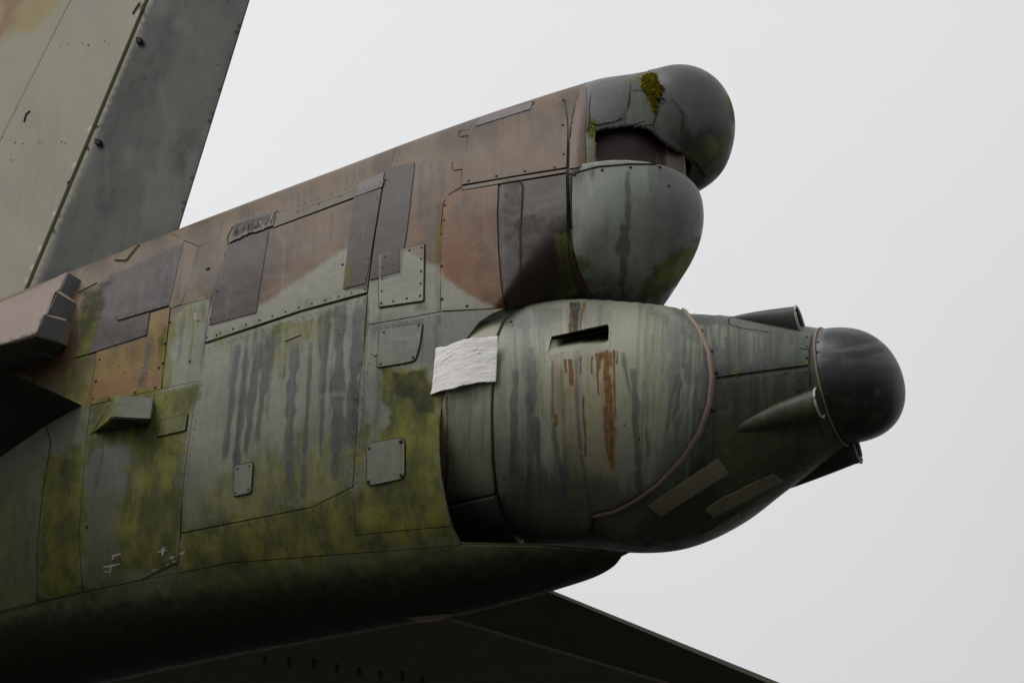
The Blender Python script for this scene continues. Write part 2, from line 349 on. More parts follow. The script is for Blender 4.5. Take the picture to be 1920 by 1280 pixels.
# ------------------------------------------------------------------ paint scheme (positions on the skin, read from the photograph)
A = lambda *c: srgb(*c)
GG = A(162, 164, 148); GB = A(112, 117, 115); BP = A(146, 123, 98); BR = A(134, 103, 66); OB = A(150, 98, 40); MD = A(60, 43, 37); OC = A(176, 138, 44)
DK = A(72, 78, 74); MR = A(84, 52, 52); RD = A(150, 158, 152)
F_M = [  # polygon, colour, softness, ragged, opacity
 ([(-400, 300), (1100, 60), (1100, 580), (945, 582), (900, 562), (860, 540), (830, 500), (800, 492), (765, 468), (700, 505), (662, 462), (640, 466), (600, 494), (560, 520), (520, 552), (480, 575), (430, 600), (385, 560), (345, 572), (318, 600), (300, 735), (170, 757), (0, 765), (-400, 800)], BR, 6, 5, 1),
 ([(-400, 400), (320, 425), (820, 240), (830, 330), (700, 345), (430, 455), (345, 560), (160, 640), (-400, 760)], BP, 26, 8, .85),
 ([(434, 470), (655, 385), (650, 460), (520, 550), (480, 575), (400, 600)], A(140, 110, 78), 8, 4, .9),
 ([(205, 517), (345, 455), (318, 572), (316, 576), (222, 602), (300, 640), (140, 672), (168, 560)], A(84, 72, 68), 2, 0, .95),
 ([(140, 600), (283, 583), (277, 631), (225, 647), (140, 673)], A(76, 62, 58), 3, 1, .95),
 ([(428, 461), (506, 430), (482, 588), (393, 612), (400, 560)], MD, 1.5, 0, .92),
 ([(665, 372), (718, 352), (703, 450), (690, 540), (645, 545)], MD, 1.5, 0, .9),
 ([(686, 368), (706, 362), (700, 420), (682, 440), (676, 500), (668, 470)], A(110, 94, 96), 4, 3, .8),
 ([(738, 316), (779, 307), (752, 515), (694, 527), (722, 350)], MD, 1.5, 0, .92),
 ([(742, 322), (760, 318), (748, 400), (726, 400)], A(104, 90, 92), 4, 3, .8),
 ([(675, 345), (722, 325), (719, 347), (672, 369)], A(124, 112, 116), 2, 0, .9),
 ([(900, 225), (1000, 190), (996, 208), (888, 244)], A(120, 108, 108), 2, 0, .9),
 ([(815, 366), (936, 346), (940, 480), (950, 585), (900, 562), (860, 541), (826, 512)], OB, 5, 4, 1),
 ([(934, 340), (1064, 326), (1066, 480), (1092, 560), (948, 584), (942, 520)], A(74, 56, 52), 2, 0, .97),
 ([(945, 440), (1064, 410), (1090, 560), (950, 580)], A(42, 37, 33), 24, 8, .8),  # shade of the fairing's curved-under lower corner, painted in
 ([(180, 660), (262, 635), (275, 631), (283, 587), (320, 573), (306, 700), (302, 730), (168, 760)], OC, 1.5, 0, .92),
 ([(172, 720), (300, 700), (300, 730), (170, 758)], A(172, 124, 84), 9, 4, .6),
 ([(-200, 660), (182, 660), (165, 762), (-200, 790)], A(126, 104, 80), 8, 6, .8),
 ([(780, 395), (800, 395), (800, 460), (770, 460)], OB, 8, 4, .8),
 ([(722, 470), (750, 462), (750, 515), (716, 523)], A(62, 48, 46), 2, 0, .9),
 ([(690, 600), (830, 583), (950, 580), (880, 640), (830, 700), (700, 640)], GB, 14, 8, .55),
 ([(160, 800), (265, 790), (250, 950), (225, 1080), (165, 1080), (160, 950)], GB, 10, 10, .7),
 ([(160, 1060), (240, 1040), (240, 1110), (130, 1130)], GB, 8, 8, .6),
]
def st(x0, y0, x1, y1, w0, w1, wob=3): return (x0, y0, x1, y1, w0, w1, wob)
STREAK_GB = [st(446, 645, 420, 865, 5, 5), st(463, 650, 440, 905, 6, 7), st(487, 640, 458, 855, 9, 6), st(506, 630, 480, 830, 10, 4), st(552, 640, 541, 870, 8, 9), st(545, 860, 546, 940, 10, 4),
 st(582, 640, 570, 870, 3, 5), st(570, 870, 566, 935, 6, 5), st(612, 590, 602, 745, 10, 4), st(604, 745, 600, 860, 4, 4), st(640, 570, 634, 740, 10, 12), st(634, 740, 628, 905, 14, 6), st(672, 570, 655, 840, 10, 9),
 st(702, 914, 705, 962, 4, 1), st(722, 912, 724, 945, 6, 1), st(741, 906, 745, 958, 4, 1), st(758, 900, 758, 940, 3, 1), st(800, 850, 798, 960, 2, 2)]
STREAK_GG = [st(545, 540, 530, 620, 3, 3), st(575, 520, 570, 600, 3, 3), st(535, 450, 528, 560, 3, 2)]
STREAK_OR = [st(545, 425, 535, 530, 5, 4), st(595, 405, 592, 440, 4, 2), st(640, 410, 636, 460, 2, 2), st(982, 232, 985, 318, 4, 6), st(962, 260, 956, 318, 4, 8), st(1002, 262, 1008, 318, 4, 8), st(1020, 290, 1024, 318, 3, 4), st(308, 585, 300, 640, 7, 5), st(792, 400, 785, 455, 4, 8)]
STREAK_MP = [st(280, 640, 262, 730, 5, 4), st(270, 470, 262, 590, 5, 3), st(303, 500, 292, 570, 5, 3), st(330, 470, 322, 540, 3, 2)]
def streaks(P, L, k=0):
    out = np.zeros(P.shape[:-1])
    for i, (x0, y0, x1, y1, w0, w1, wob) in enumerate(L):
        m = (P[..., 1] > y0-8) & (P[..., 1] < y1+8) & (P[..., 0] > min(x0, x1)-30) & (P[..., 0] < max(x0, x1)+30)
        if not m.any(): continue
        x, y = P[m][:, 0], P[m][:, 1]; t = (y-y0)/(y1-y0)
        cx = x0+(x1-x0)*t+wob*(fbm(y/38+i*7, y*0+i, k, 3)-.5)*2; wd = (w0+(w1-w0)*t)*(.65+.7*vnoise(y/22+i*3, y*0+3*i, k+1))
        e = sstep(-.02, .03, t)*(1-sstep(.93, 1.03, t)); out[m] = np.maximum(out[m], sstep(1.3, -1.3, abs(x-cx)-wd)*e)
    return out
F_M.append(([(-400, 1290), (155, 1160), (262, 1137), (337, 1118), (430, 1098), (862, 1055), (1200, 1040), (1200, 1500), (-400, 1700)], A(38, 39, 29), 58, 20, .93))  # dark underside paint, with the belly's shade blended into the colour
def runs(line, n, L0, L1, w0, w1, lean, seed, jitter=6):
    r = random.Random(seed); P = along_(line, 400); out = []
    for _ in range(n):
        if r.random() < .55 and out: x0 = out[-1][0]+r.uniform(3, 14); y0 = np.interp(x0, [p[0] for p in P], [p[1] for p in P])
        else: x0, y0 = P[r.randrange(400)]
        L = L0+(L1-L0)*r.random()**2.2; wa = r.uniform(w0, w1); y0 = y0+r.uniform(0, jitter); ln = lean(x0)
        out.append((x0, y0, x0+ln*L, y0+L, wa, wa*r.uniform(.3, 1.1), r.uniform(1, 4)))
    return out
def along_(line, n):
    L = np.asarray(line, float); d = np.r_[0, np.cumsum(np.linalg.norm(np.diff(L, axis=0), axis=1))]; t = np.linspace(0, d[-1], n)
    return [(np.interp(q, d, L[:, 0]), np.interp(q, d, L[:, 1])) for q in t]
LEAN = lambda x: (x-930)/4700
R_DK = (runs([(388, 648), (565, 592), (688, 558)], 24, 20, 330, 1.2, 4.0, LEAN, 1)+runs([(512, 434), (719, 356)], 22, 15, 120, 1, 3, LEAN, 2)+runs([(692, 612), (825, 588)], 20, 20, 260, 1.2, 5, LEAN, 3)
        +runs([(712, 692), (790, 682)], 9, 15, 120, 1.5, 4, LEAN, 4)+runs([(205, 520), (345, 458)], 26, 15, 110, 1, 4, LEAN, 5)+runs([(170, 762), (372, 718)], 26, 20, 260, 1.5, 6, LEAN, 6)+runs([(900, 230), (1060, 186)], 22, 15, 130, 1, 3.5, LEAN, 7)
        +runs([(830, 380), (936, 348)], 8, 20, 160, 1, 3, LEAN, 8)+runs([(942, 345), (1062, 328)], 22, 20, 200, 1.5, 5, LEAN, 9)+runs([(428, 464), (506, 436)], 9, 20, 150, 1, 3, LEAN, 10)+runs([(690, 912), (762, 898)], 8, 15, 70, 1.5, 4, LEAN, 11)
        +runs([(330, 440), (740, 290)], 30, 10, 70, 1, 3, LEAN, 12)+runs([(322, 580), (396, 562)], 10, 20, 140, 1, 3, LEAN, 13)+runs([(740, 320), (870, 290)], 16, 20, 200, 1, 4, LEAN, 14))
R_LT = (runs([(388, 660), (688, 570)], 20, 60, 300, 2, 6, LEAN, 21)+runs([(430, 470), (690, 380)], 12, 30, 120, 1, 2.5, LEAN, 22)+runs([(700, 620), (820, 600)], 8, 60, 260, 2, 5, LEAN, 23)+runs([(210, 530), (340, 470)], 10, 20, 90, 1, 2, LEAN, 24)+runs([(890, 250), (1055, 200)], 9, 20, 100, 1, 2, LEAN, 25))
R_OR = (runs([(880, 245), (1055, 215)], 12, 30, 110, 1.5, 4, LEAN, 31)+runs([(520, 440), (715, 365)], 12, 15, 90, 1, 3, LEAN, 32)+runs([(760, 330), (860, 300)], 6, 30, 120, 2, 5, LEAN, 33))
T_DK = (runs([(940, 640), (1000, 575), (1200, 558), (1290, 610), (1325, 680)], 60, 60, 380, 1.2, 5, lambda x: .03 if x < 1150 else -.05, 41)+runs([(838, 750), (926, 640)], 14, 40, 250, 1.5, 4, lambda x: 0, 42)+runs([(1262, 580), (1522, 630)], 26, 20, 140, 1.2, 5, lambda x: .02, 43)+runs([(1340, 715), (1518, 692)], 30, 20, 170, 1.5, 6, lambda x: .02, 44))
T_LT = (runs([(950, 620), (1200, 570), (1300, 640)], 40, 60, 320, 1.5, 6, lambda x: .02 if x < 1150 else -.06, 51)+runs([(1300, 600), (1520, 640)], 14, 20, 100, 1.5, 4, lambda x: .02, 52))
MOSS_M = [  # polygon, softness, ragged, strength
 ([(505, 612), (640, 580), (650, 620), (575, 640), (530, 720), (508, 700)], 12, 14, .55), ([(400, 620), (505, 600), (500, 640), (400, 650)], 10, 8, .25),
 ([(296, 640), (330, 590), (322, 720), (300, 735)], 7, 8, .6), ([(318, 600), (395, 545), (388, 600), (330, 640)], 10, 8, .35), ([(355, 600), (376, 600), (372, 712), (350, 718)], 8, 6, .3),
 ([(705, 692), (800, 690), (832, 760), (826, 860), (835, 940), (850, 1010), (690, 1015), (668, 940), (700, 850), (722, 780)], 16, 20, .85),
 ([(728, 702), (790, 690), (818, 740), (812, 775), (780, 775), (768, 742), (735, 738)], 5, 5, 1.2),
 ([(400, 900), (470, 840), (660, 800), (668, 930), (345, 1000)], 34, 26, .5), ([(345, 985), (665, 915), (700, 1000), (800, 1000), (850, 1020), (560, 1060), (335, 1085)], 16, 18, .72),
 ([(250, 800), (345, 790), (345, 960), (330, 1070), (215, 1080), (228, 950)], 14, 16, .75), ([(80, 860), (160, 830), (160, 1010), (150, 1120), (72, 1130)], 14, 16, .75),
 ([(160, 755), (300, 728), (372, 715), (355, 800), (160, 850)], 10, 14, .7), ([(100, 700), (175, 680), (165, 770), (110, 760)], 10, 12, .5), ([(160, 545), (195, 540), (165, 680), (138, 672)], 7, 8, .75),
 ([(-60, 880), (80, 870), (70, 1130), (-60, 1150)], 25, 20, .35), ([(340, 1060), (860, 1005), (900, 1060), (560, 1110), (330, 1130)], 22, 22, .42),
 ([(560, 560), (690, 545), (690, 560), (560, 600)], 5, 5, .25), ([(810, 590), (830, 590), (826, 720), (815, 700)], 6, 5, .3), ([(680, 560), (694, 560), (684, 680), (672, 680)], 5, 4, .4),
 ([(818, 380), (830, 380), (826, 585), (816, 585)], 4, 3, .4), ([(1040, 440), (1075, 440), (1092, 556), (1050, 560)], 10, 8, .5), ([(655, 820), (700, 780), (690, 860), (665, 880)], 8, 8, .6),
 ([(645, 500), (655, 500), (655, 545), (645, 545)], 3, 3, .6), ([(228, 478), (262, 460), (240, 492), (215, 492)], 3, 3, .6), ([(690, 800), (770, 790), (775, 900), (690, 925)], 8, 8, .35)]
GRIME_M = [([(735, 700), (790, 692), (820, 735), (814, 776), (782, 776), (768, 745), (736, 738)], 4, 5, .62), ([(150, 540), (210, 520), (190, 600), (140, 670)], 14, 10, .6), ([(440, 418), (515, 395), (512, 415), (432, 448)], 3, 4, .5),
 ([(700, 560), (830, 540), (830, 600), (700, 612)], 16, 10, .2), ([(770, 540), (800, 540), (806, 590), (770, 590)], 10, 8, .4), ([(655, 700), (676, 690), (700, 850), (655, 870)], 8, 8, .45), ([(200, 480), (345, 440), (320, 560), (200, 600)], 14, 12, .25),
 ([(60, 1110), (200, 1080), (200, 1180), (70, 1180)], 26, 20, .55), ([(960, 400), (1060, 400), (1085, 560), (960, 570)], 16, 10, .45), ([(225, 1085), (520, 1030), (520, 1090), (300, 1150)], 14, 18, .4), ([(940, 330), (980, 335), (985, 560), (950, 575)], 6, 5, .35)]
RUST_M = [([(770, 540), (786, 540), (786, 562), (770, 562)], 4, 3, .3), ([(915, 548), (945, 540), (948, 580), (920, 578)], 7, 5, .35), ([(746, 824), (758, 822), (756, 852), (750, 850)], 4, 3, .6), ([(748, 872), (757, 870), (758, 896), (748, 898)], 3, 3, .5), ([(165, 735), (305, 715), (300, 735), (165, 760)], 5, 4, .25), ([(620, 440), (655, 430), (650, 470), (630, 470)], 9, 6, .2)]
def over(c, col, f): return c*(1-f[:, None])+col*f[:, None]
def clamp3(m, r, g): return np.stack([m, r, g, np.ones_like(m)], -1)
def paint_hull(P):
    n = len(P); x, y = P[:, 0], P[:, 1]; c = np.tile(GG, (n, 1))
    c = over(c, GB, sstep(.45, .75, fbm(x/60, y/150, 0))*.45)
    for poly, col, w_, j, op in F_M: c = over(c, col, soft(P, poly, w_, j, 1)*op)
    brown = soft(P, F_M[0][0], 6, 5, 1)
    c = over(c, A(90, 95, 95), streaks(P, STREAK_GB, 2)*(1-brown*.4)*.85); c = over(c, GG*1.1, streaks(P, STREAK_GG, 3)*.5)
    c = over(c, OB, streaks(P, STREAK_OR, 4)*.6); c = over(c, A(112, 104, 104), streaks(P, STREAK_MP, 5)*.7)
    c = over(c, c*.50, streaks(P, R_DK, 1)*(.66+.16*brown)); c = over(c, c*.35+A(170, 170, 150)*.65, streaks(P, R_LT, 3)*.30*(1-.5*brown)); c = over(c, OB*.95, streaks(P, R_OR, 5)*.5*brown)
    c = c*(1-.42*sstep(.46, .72, fbm(x/38, y/80, 6))[:, None]*brown[:, None]); c = over(c, A(136, 134, 74), sstep(820, 1010, y+.1*(x-500))*.45*(1-brown))
    mo = np.zeros(n); ru = np.zeros(n); gr = np.zeros(n)
    for poly, w_, j, k in MOSS_M: mo = np.maximum(mo, soft(P, poly, w_, j, 3, 22)*k)
    mo = mo*(1-.6*streaks(P, STREAK_GB, 2))*(1-.35*streaks(P, R_LT, 3)); mo = np.maximum(mo, .05*(1-brown)+.08*sstep(640, 760, y))
    low = sstep(880, 1150, y+.14*(x-600))*sstep(900, 700, x); mo = np.maximum(mo, .16*low)
    for poly, w_, j, k in GRIME_M: gr = np.maximum(gr, soft(P, poly, w_, j, 5)*k)
    gr = np.maximum(gr, .80*sstep(1005, 1135, y+.12*(x-600)))  # belly dirt plus painted-in shade, deepening towards the underside
    for poly, w_, j, k in RUST_M: ru = np.maximum(ru, soft(P, poly, w_, j, 6)*k)
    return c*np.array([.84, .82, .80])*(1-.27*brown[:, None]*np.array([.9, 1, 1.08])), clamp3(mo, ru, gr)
F_T = [([(960, 600), (1000, 600), (1010, 1000), (960, 1000)], GB, 14, 8, .45), ([(1230, 600), (1340, 600), (1340, 960), (1200, 960), (1250, 780)], A(104, 112, 106), 26, 12, .75), ([(940, 560), (1340, 540), (1340, 600), (1200, 600), (940, 640)], GB, 18, 10, .4),
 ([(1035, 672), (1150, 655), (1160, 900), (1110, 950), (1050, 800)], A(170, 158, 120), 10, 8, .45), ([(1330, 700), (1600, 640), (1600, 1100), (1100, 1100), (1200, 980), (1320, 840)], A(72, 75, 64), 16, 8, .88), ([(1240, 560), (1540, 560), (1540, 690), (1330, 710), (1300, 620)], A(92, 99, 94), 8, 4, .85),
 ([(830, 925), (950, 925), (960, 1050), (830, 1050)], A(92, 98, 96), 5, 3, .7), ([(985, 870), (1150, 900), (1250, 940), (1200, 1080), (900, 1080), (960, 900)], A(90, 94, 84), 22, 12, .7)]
DPOLY = [(971, 581), (1026, 571), (1111, 560), (1170, 556), (1212, 557), (1250, 571), (1284, 590), (1308, 621), (1327, 667), (1332, 709), (1326, 759), (1307, 810), (1273, 860), (1231, 902), (1190, 931), (1152, 950), (1115, 958), (1108, 1000), (1060, 1014), (1003, 1013), (975, 1000), (960, 982), (948, 962), (935, 920), (928, 861), (926, 776), (929, 679), (936, 634), (948, 603)]
STREAK_TD = [st(996, 650, 998, 780, 6, 8), st(1000, 780, 1012, 880, 9, 6), st(1036, 675, 1035, 790, 3, 3), st(1035, 790, 1062, 950, 4, 4), st(1079, 670, 1088, 850, 3, 4), st(1088, 850, 1108, 960, 4, 4), st(1188, 690, 1196, 880, 5, 7), st(1196, 880, 1200, 940, 6, 5), st(1212, 740, 1214, 860, 4, 3),
 st(1290, 680, 1262, 800, 5, 4, 6), st(1312, 700, 1300, 780, 4, 3, 5), st(1270, 700, 1240, 850, 4, 3, 6), st(965, 690, 963, 900, 5, 9), st(1168, 660, 1182, 740, 4, 3), st(1080, 565, 1075, 640, 10, 8, 3)]
STREAK_TL = [st(1255, 660, 1240, 850, 4, 5, 8), st(1283, 690, 1262, 820, 3, 3, 8), st(1300, 720, 1276, 820, 3, 2, 6), st(1165, 690, 1170, 930, 6, 8), st(1210, 660, 1224, 880, 7, 5), st(980, 700, 985, 900, 4, 4), st(1020, 690, 1022, 880, 6, 6)]
STREAK_TR = runs([(1040, 672), (1150, 655)], 12, 10, 150, 1.5, 3, lambda x: .02, 61)+[st(1068, 672, 1073, 725, 4, 3), st(1060, 672, 1062, 700, 2, 2), st(1136, 655, 1139, 790, 3, 2.5, 1.5), st(1143, 700, 1148, 880, 4, 2, 1.5), st(1133, 760, 1139, 850, 3, 1.6, 1.5), st(1151, 655, 1154, 790, 2.4, 1.6, 1), st(1040, 775, 1044, 800, 5, 4), st(1094, 740, 1098, 860, 2.4, 2.2), st(1072, 566, 1068, 630, 3, 3), st(1094, 566, 1088, 630, 3, 2), st(838, 740, 836, 930, 3, 2)]
def paint_turret(P):
    n = len(P); x, y = P[:, 0], P[:, 1]; c = np.tile(A(168, 168, 144), (n, 1)); c = over(c, GB, sstep(.45, .7, fbm(x/30, y/150, 2))*.35)
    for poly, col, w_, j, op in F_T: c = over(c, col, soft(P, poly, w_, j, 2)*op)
    D = soft(P, DPOLY, 3)
    c = over(c, A(176, 122, 70), streaks(P, [st(1138, 655, 1149, 885, 13, 8), st(1046, 675, 1048, 800, 6, 4), st(1070, 672, 1076, 750, 8, 3)], 6)*.45)
    c = over(c, c*.55, streaks(P, T_DK, 1)*.62); c = over(c, A(176, 176, 148), streaks(P, T_LT, 3)*.35)
    c = over(c, A(94, 100, 98), streaks(P, STREAK_TD, 3)*.75); c = over(c, A(170, 172, 152), streaks(P, STREAK_TL, 4)*.45*np.maximum(D, sstep(940, 930, x)))
    ru = streaks(P, STREAK_TR, 5)*(.7+.5*fbm(x/6, y/30, 2))*1.05; ru = np.maximum(ru, .62*soft(P, [(1128, 768), (1156, 762), (1158, 820), (1152, 890), (1142, 880), (1130, 820)], 9, 5, 4)); ru = np.maximum(ru, .22*soft(P, [(1030, 668), (1160, 650), (1165, 860), (1050, 870)], 12, 10, 2))
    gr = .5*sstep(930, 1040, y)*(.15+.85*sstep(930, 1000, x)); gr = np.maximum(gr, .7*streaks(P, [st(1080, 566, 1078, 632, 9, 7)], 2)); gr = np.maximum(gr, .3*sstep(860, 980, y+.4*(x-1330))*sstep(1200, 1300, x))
    mo = .35*soft(P, [(1040, 690), (1060, 690), (1100, 960), (1060, 960)], 10, 8, 1)*1.0; mo = np.maximum(mo, .3*soft(P, [(1340, 790), (1560, 720), (1560, 900), (1340, 1000)], 30, 14, 2))
    for px_, py_ in [(1385, 700), (1475, 700), (1515, 680), (1470, 690)]: mo = np.maximum(mo, .55*sstep(16, 4, np.hypot(x-px_, y-py_)))
    seam = sstep(7, 1, seg_dist(P, [(1528, 622), (1519, 650), (1516, 700), (1522, 760)])); ru = np.maximum(ru, .5*seam*(x < 1530))
    ru = np.maximum(ru, .35*sstep(8, 2, seg_dist(P, [(1060, 660), (1030, 672), (1038, 640)])))
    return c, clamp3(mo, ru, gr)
def paint_green(P):
    n = len(P); x, y = P[:, 0], P[:, 1]; c = np.tile(A(160, 166, 156), (n, 1))
    c = over(c, A(112, 118, 116), sstep(.4, .7, fbm(x/40, y/160, 4))*.6); c = over(c, A(168, 172, 156), soft(P, [(1085, 380), (1120, 385), (1118, 440), (1088, 430)], 14, 10, 2)*.6)
    c = over(c, A(84, 86, 86), streaks(P, [st(1172, 420, 1168, 480, 9, 12), st(1170, 480, 1168, 560, 5, 6), st(1178, 320, 1176, 420, 5, 5)], 2)*.7)
    c = over(c, A(112, 112, 114), soft(P, [(1235, 310), (1330, 310), (1330, 560), (1230, 560), (1250, 420)], 22, 12, 2)*.55); c = over(c, A(160, 152, 128), soft(P, [(1180, 365), (1205, 365), (1200, 380), (1180, 380)], 6, 5, 2)*.6)
    mo = .75*soft(P, [(1290, 455), (1320, 440), (1310, 500), (1240, 565), (1190, 565), (1225, 500)], 12, 14, 3); mo = np.maximum(mo, .6*soft(P, [(1066, 478), (1100, 482), (1108, 505), (1075, 520)], 7, 8, 3)); mo = np.maximum(mo, .45*soft(P, [(1060, 320), (1130, 312), (1110, 335), (1064, 335)], 7, 7, 3))
    mo = np.maximum(mo, .25*sstep(480, 550, y)); gr = .55*sstep(450, 560, y+.25*(1180-x)); gr = np.maximum(gr, .45*soft(P, [(1066, 470), (1095, 480), (1130, 560), (1080, 565)], 10, 8, 2))
    return c, clamp3(mo, np.zeros(n), gr)
def paint_bulb(P):
    n = len(P); x, y = P[:, 0], P[:, 1]; c = np.tile(A(98, 100, 99), (n, 1)); c = over(c, A(112, 116, 104), soft(P, [(1175, 172), (1215, 165), (1228, 200), (1225, 235), (1175, 232), (1170, 205)], 5, 3, 1)*.9)
    c = over(c, A(50, 52, 45), soft(P, [(1220, 190), (1260, 250), (1290, 330), (1340, 330), (1380, 270), (1380, 200), (1350, 230), (1300, 250), (1270, 200), (1240, 170)], 12, 12, 2)*.85)
    c = over(c, A(104, 104, 92), soft(P, [(1280, 172), (1296, 165), (1304, 190), (1300, 230), (1288, 215)], 5, 5, 3)*.8); c = over(c, A(100, 102, 92), soft(P, [(1228, 195), (1262, 192), (1276, 215), (1278, 260), (1240, 250)], 5, 4, 2)*.6)
    c = over(c, A(120, 126, 122), soft(P, [(1100, 155), (1180, 138), (1165, 185), (1110, 235), (1100, 230)], 14, 8, 2)*.7)
    mo = .5*soft(P, [(1215, 190), (1238, 195), (1232, 245), (1222, 240)], 4, 4, 2); mo = np.maximum(mo, .55*soft(P, [(1098, 215), (1125, 222), (1112, 310), (1098, 310)], 6, 6, 2)); mo = np.maximum(mo, .45*soft(P, [(1250, 260), (1290, 290), (1330, 250), (1375, 250), (1350, 330), (1290, 320)], 14, 12, 2)); mo = np.maximum(mo, .6*soft(P, [(1362, 180), (1384, 180), (1384, 240), (1366, 220)], 5, 5, 3)); mo = np.maximum(mo, .5*soft(P, [(1176, 145), (1212, 135), (1212, 160), (1180, 160)], 5, 6, 3))
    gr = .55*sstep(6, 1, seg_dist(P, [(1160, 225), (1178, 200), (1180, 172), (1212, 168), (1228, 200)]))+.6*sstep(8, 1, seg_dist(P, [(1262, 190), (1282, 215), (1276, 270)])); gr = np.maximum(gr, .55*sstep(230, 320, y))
    return c, clamp3(mo, np.zeros(n), np.clip(gr, 0, 1))
def paint_nose(P):
    n = len(P); x, y = P[:, 0], P[:, 1]; c = np.tile(A(62, 62, 64), (n, 1)); c = over(c, A(150, 154, 150), soft(P, [(1520, 610), (1546, 614), (1538, 660), (1538, 720), (1560, 800), (1545, 810), (1515, 700)], 9, 5, 2)*.75)
    c = over(c, A(118, 118, 122), sstep(.5, .75, fbm(x/70, y/13+x/90, 4))*.7*sstep(720, 640, y)); c = over(c, A(48, 48, 50), sstep(.45, .7, fbm(x/60+9, y/30, 2))*.6)
    return c, clamp3(.3*sstep(.5, .7, fbm(x/25, y/25, 3))*sstep(700, 760, y), .5*sstep(6, 1, seg_dist(P, [(1540, 618), (1526, 650), (1521, 700), (1530, 760)])), .25*sstep(700, 800, y))
def paint_fin(P):
    n = len(P); x, y = P[:, 0], P[:, 1]; c = np.tile(A(172, 168, 146), (n, 1)); c = over(c, A(150, 149, 133), sstep(.4, .7, fbm(x/80, y/120, 3))*.4)
    hx = 285-(y)*.415; rud = sstep(-2, 4, x-hx)
    c = over(c, A(78, 82, 73), rud); d = rud*sstep(.42, .68, fbm(x/55+y/160, y/90, 4)); c = over(c, A(54, 56, 51), d*.85); c = over(c, A(106, 110, 98), rud*sstep(.55, .75, fbm(x/40+30, y/100+9, 2))*.6)
    c = over(c, A(150, 140, 132), rud*sstep(16, 2, x-hx)*sstep(.4, .6, fbm(y/70, x*0, 2))*.5)
    c = over(c, A(168, 148, 92), soft(P, [(-200, -120), (130, -120), (120, 0), (60, 62), (0, 78), (-200, 90)], 10, 14, 2, 40)*.85); c = over(c, A(150, 98, 66), soft(P, [(-20, -80), (20, -80), (40, -10), (30, 30), (12, 60), (-8, 82), (-8, 50), (10, 20), (2, -20)], 5, 8, 4)*.8)
    return c, clamp3(.12*sstep(.5, .7, fbm(x/60, y/60, 3))*rud, np.zeros(n), .25*d)
ALB = .80
def set_paint(me, f, P3=None):
    n = len(me.vertices); v = np.zeros(n*3); me.vertices.foreach_get('co', v); v = v.reshape(-1, 3) if P3 is None else P3
    c, wr = f(proj(v)); c4 = np.ones((n, 4), np.float32); c4[:, :3] = np.clip(c*ALB, 0, 1)
    a = me.attributes.new('paint', 'FLOAT_COLOR', 'POINT'); a.data.foreach_set('color', c4.ravel())
    b = me.attributes.new('wear', 'FLOAT_COLOR', 'POINT'); b.data.foreach_set('color', np.clip(wr, 0, 1.3).astype(np.float32).ravel())

# ------------------------------------------------------------------ skin panels cut to follow a body
def rounded(poly, r):
    """round the corners of a polygon"""
    P = np.asarray(poly, float); n = len(P); out = []
    for i in range(n):
        a, b, c = P[i-1], P[i], P[(i+1) % n]; u = a-b; v = c-b; lu, lv = np.linalg.norm(u), np.linalg.norm(v); q = min(r, lu*.45, lv*.45)
        p0 = b+u/lu*q; p1 = b+v/lv*q
        for t in (0, .25, .5, .75, 1): out.append((1-t)**2*p0+2*t*(1-t)*b+t*t*p1)
    return np.array(out)
def inset(P, d):
    n = len(P); ar = sum(P[i][0]*P[(i+1) % n][1]-P[(i+1) % n][0]*P[i][1] for i in range(n)); s = 1 if ar > 0 else -1; out = []
    for i in range(n):
        a, b, c = P[i-1], P[i], P[(i+1) % n]; e0 = b-a; e1 = c-b; n0 = np.array([-e0[1], e0[0]])*s/np.linalg.norm(e0); n1 = np.array([-e1[1], e1[0]])*s/np.linalg.norm(e1)
        m = n0+n1; L = m @ m; out.append(b+(m*d*2/L if L > .4 else n0*d))
    return np.array(out)
def resample(P, step):
    out = []
    for i in range(len(P)):
        a, b = P[i], P[(i+1) % len(P)]; k = max(1, int(round(np.linalg.norm(b-a)/step)))
        for j in range(k): out.append(a+(b-a)*j/k)
    return np.array(out)
def dedupe(P):
    return np.array([P[i] for i in range(len(P)) if np.linalg.norm(P[i]-P[i-1]) > .3])
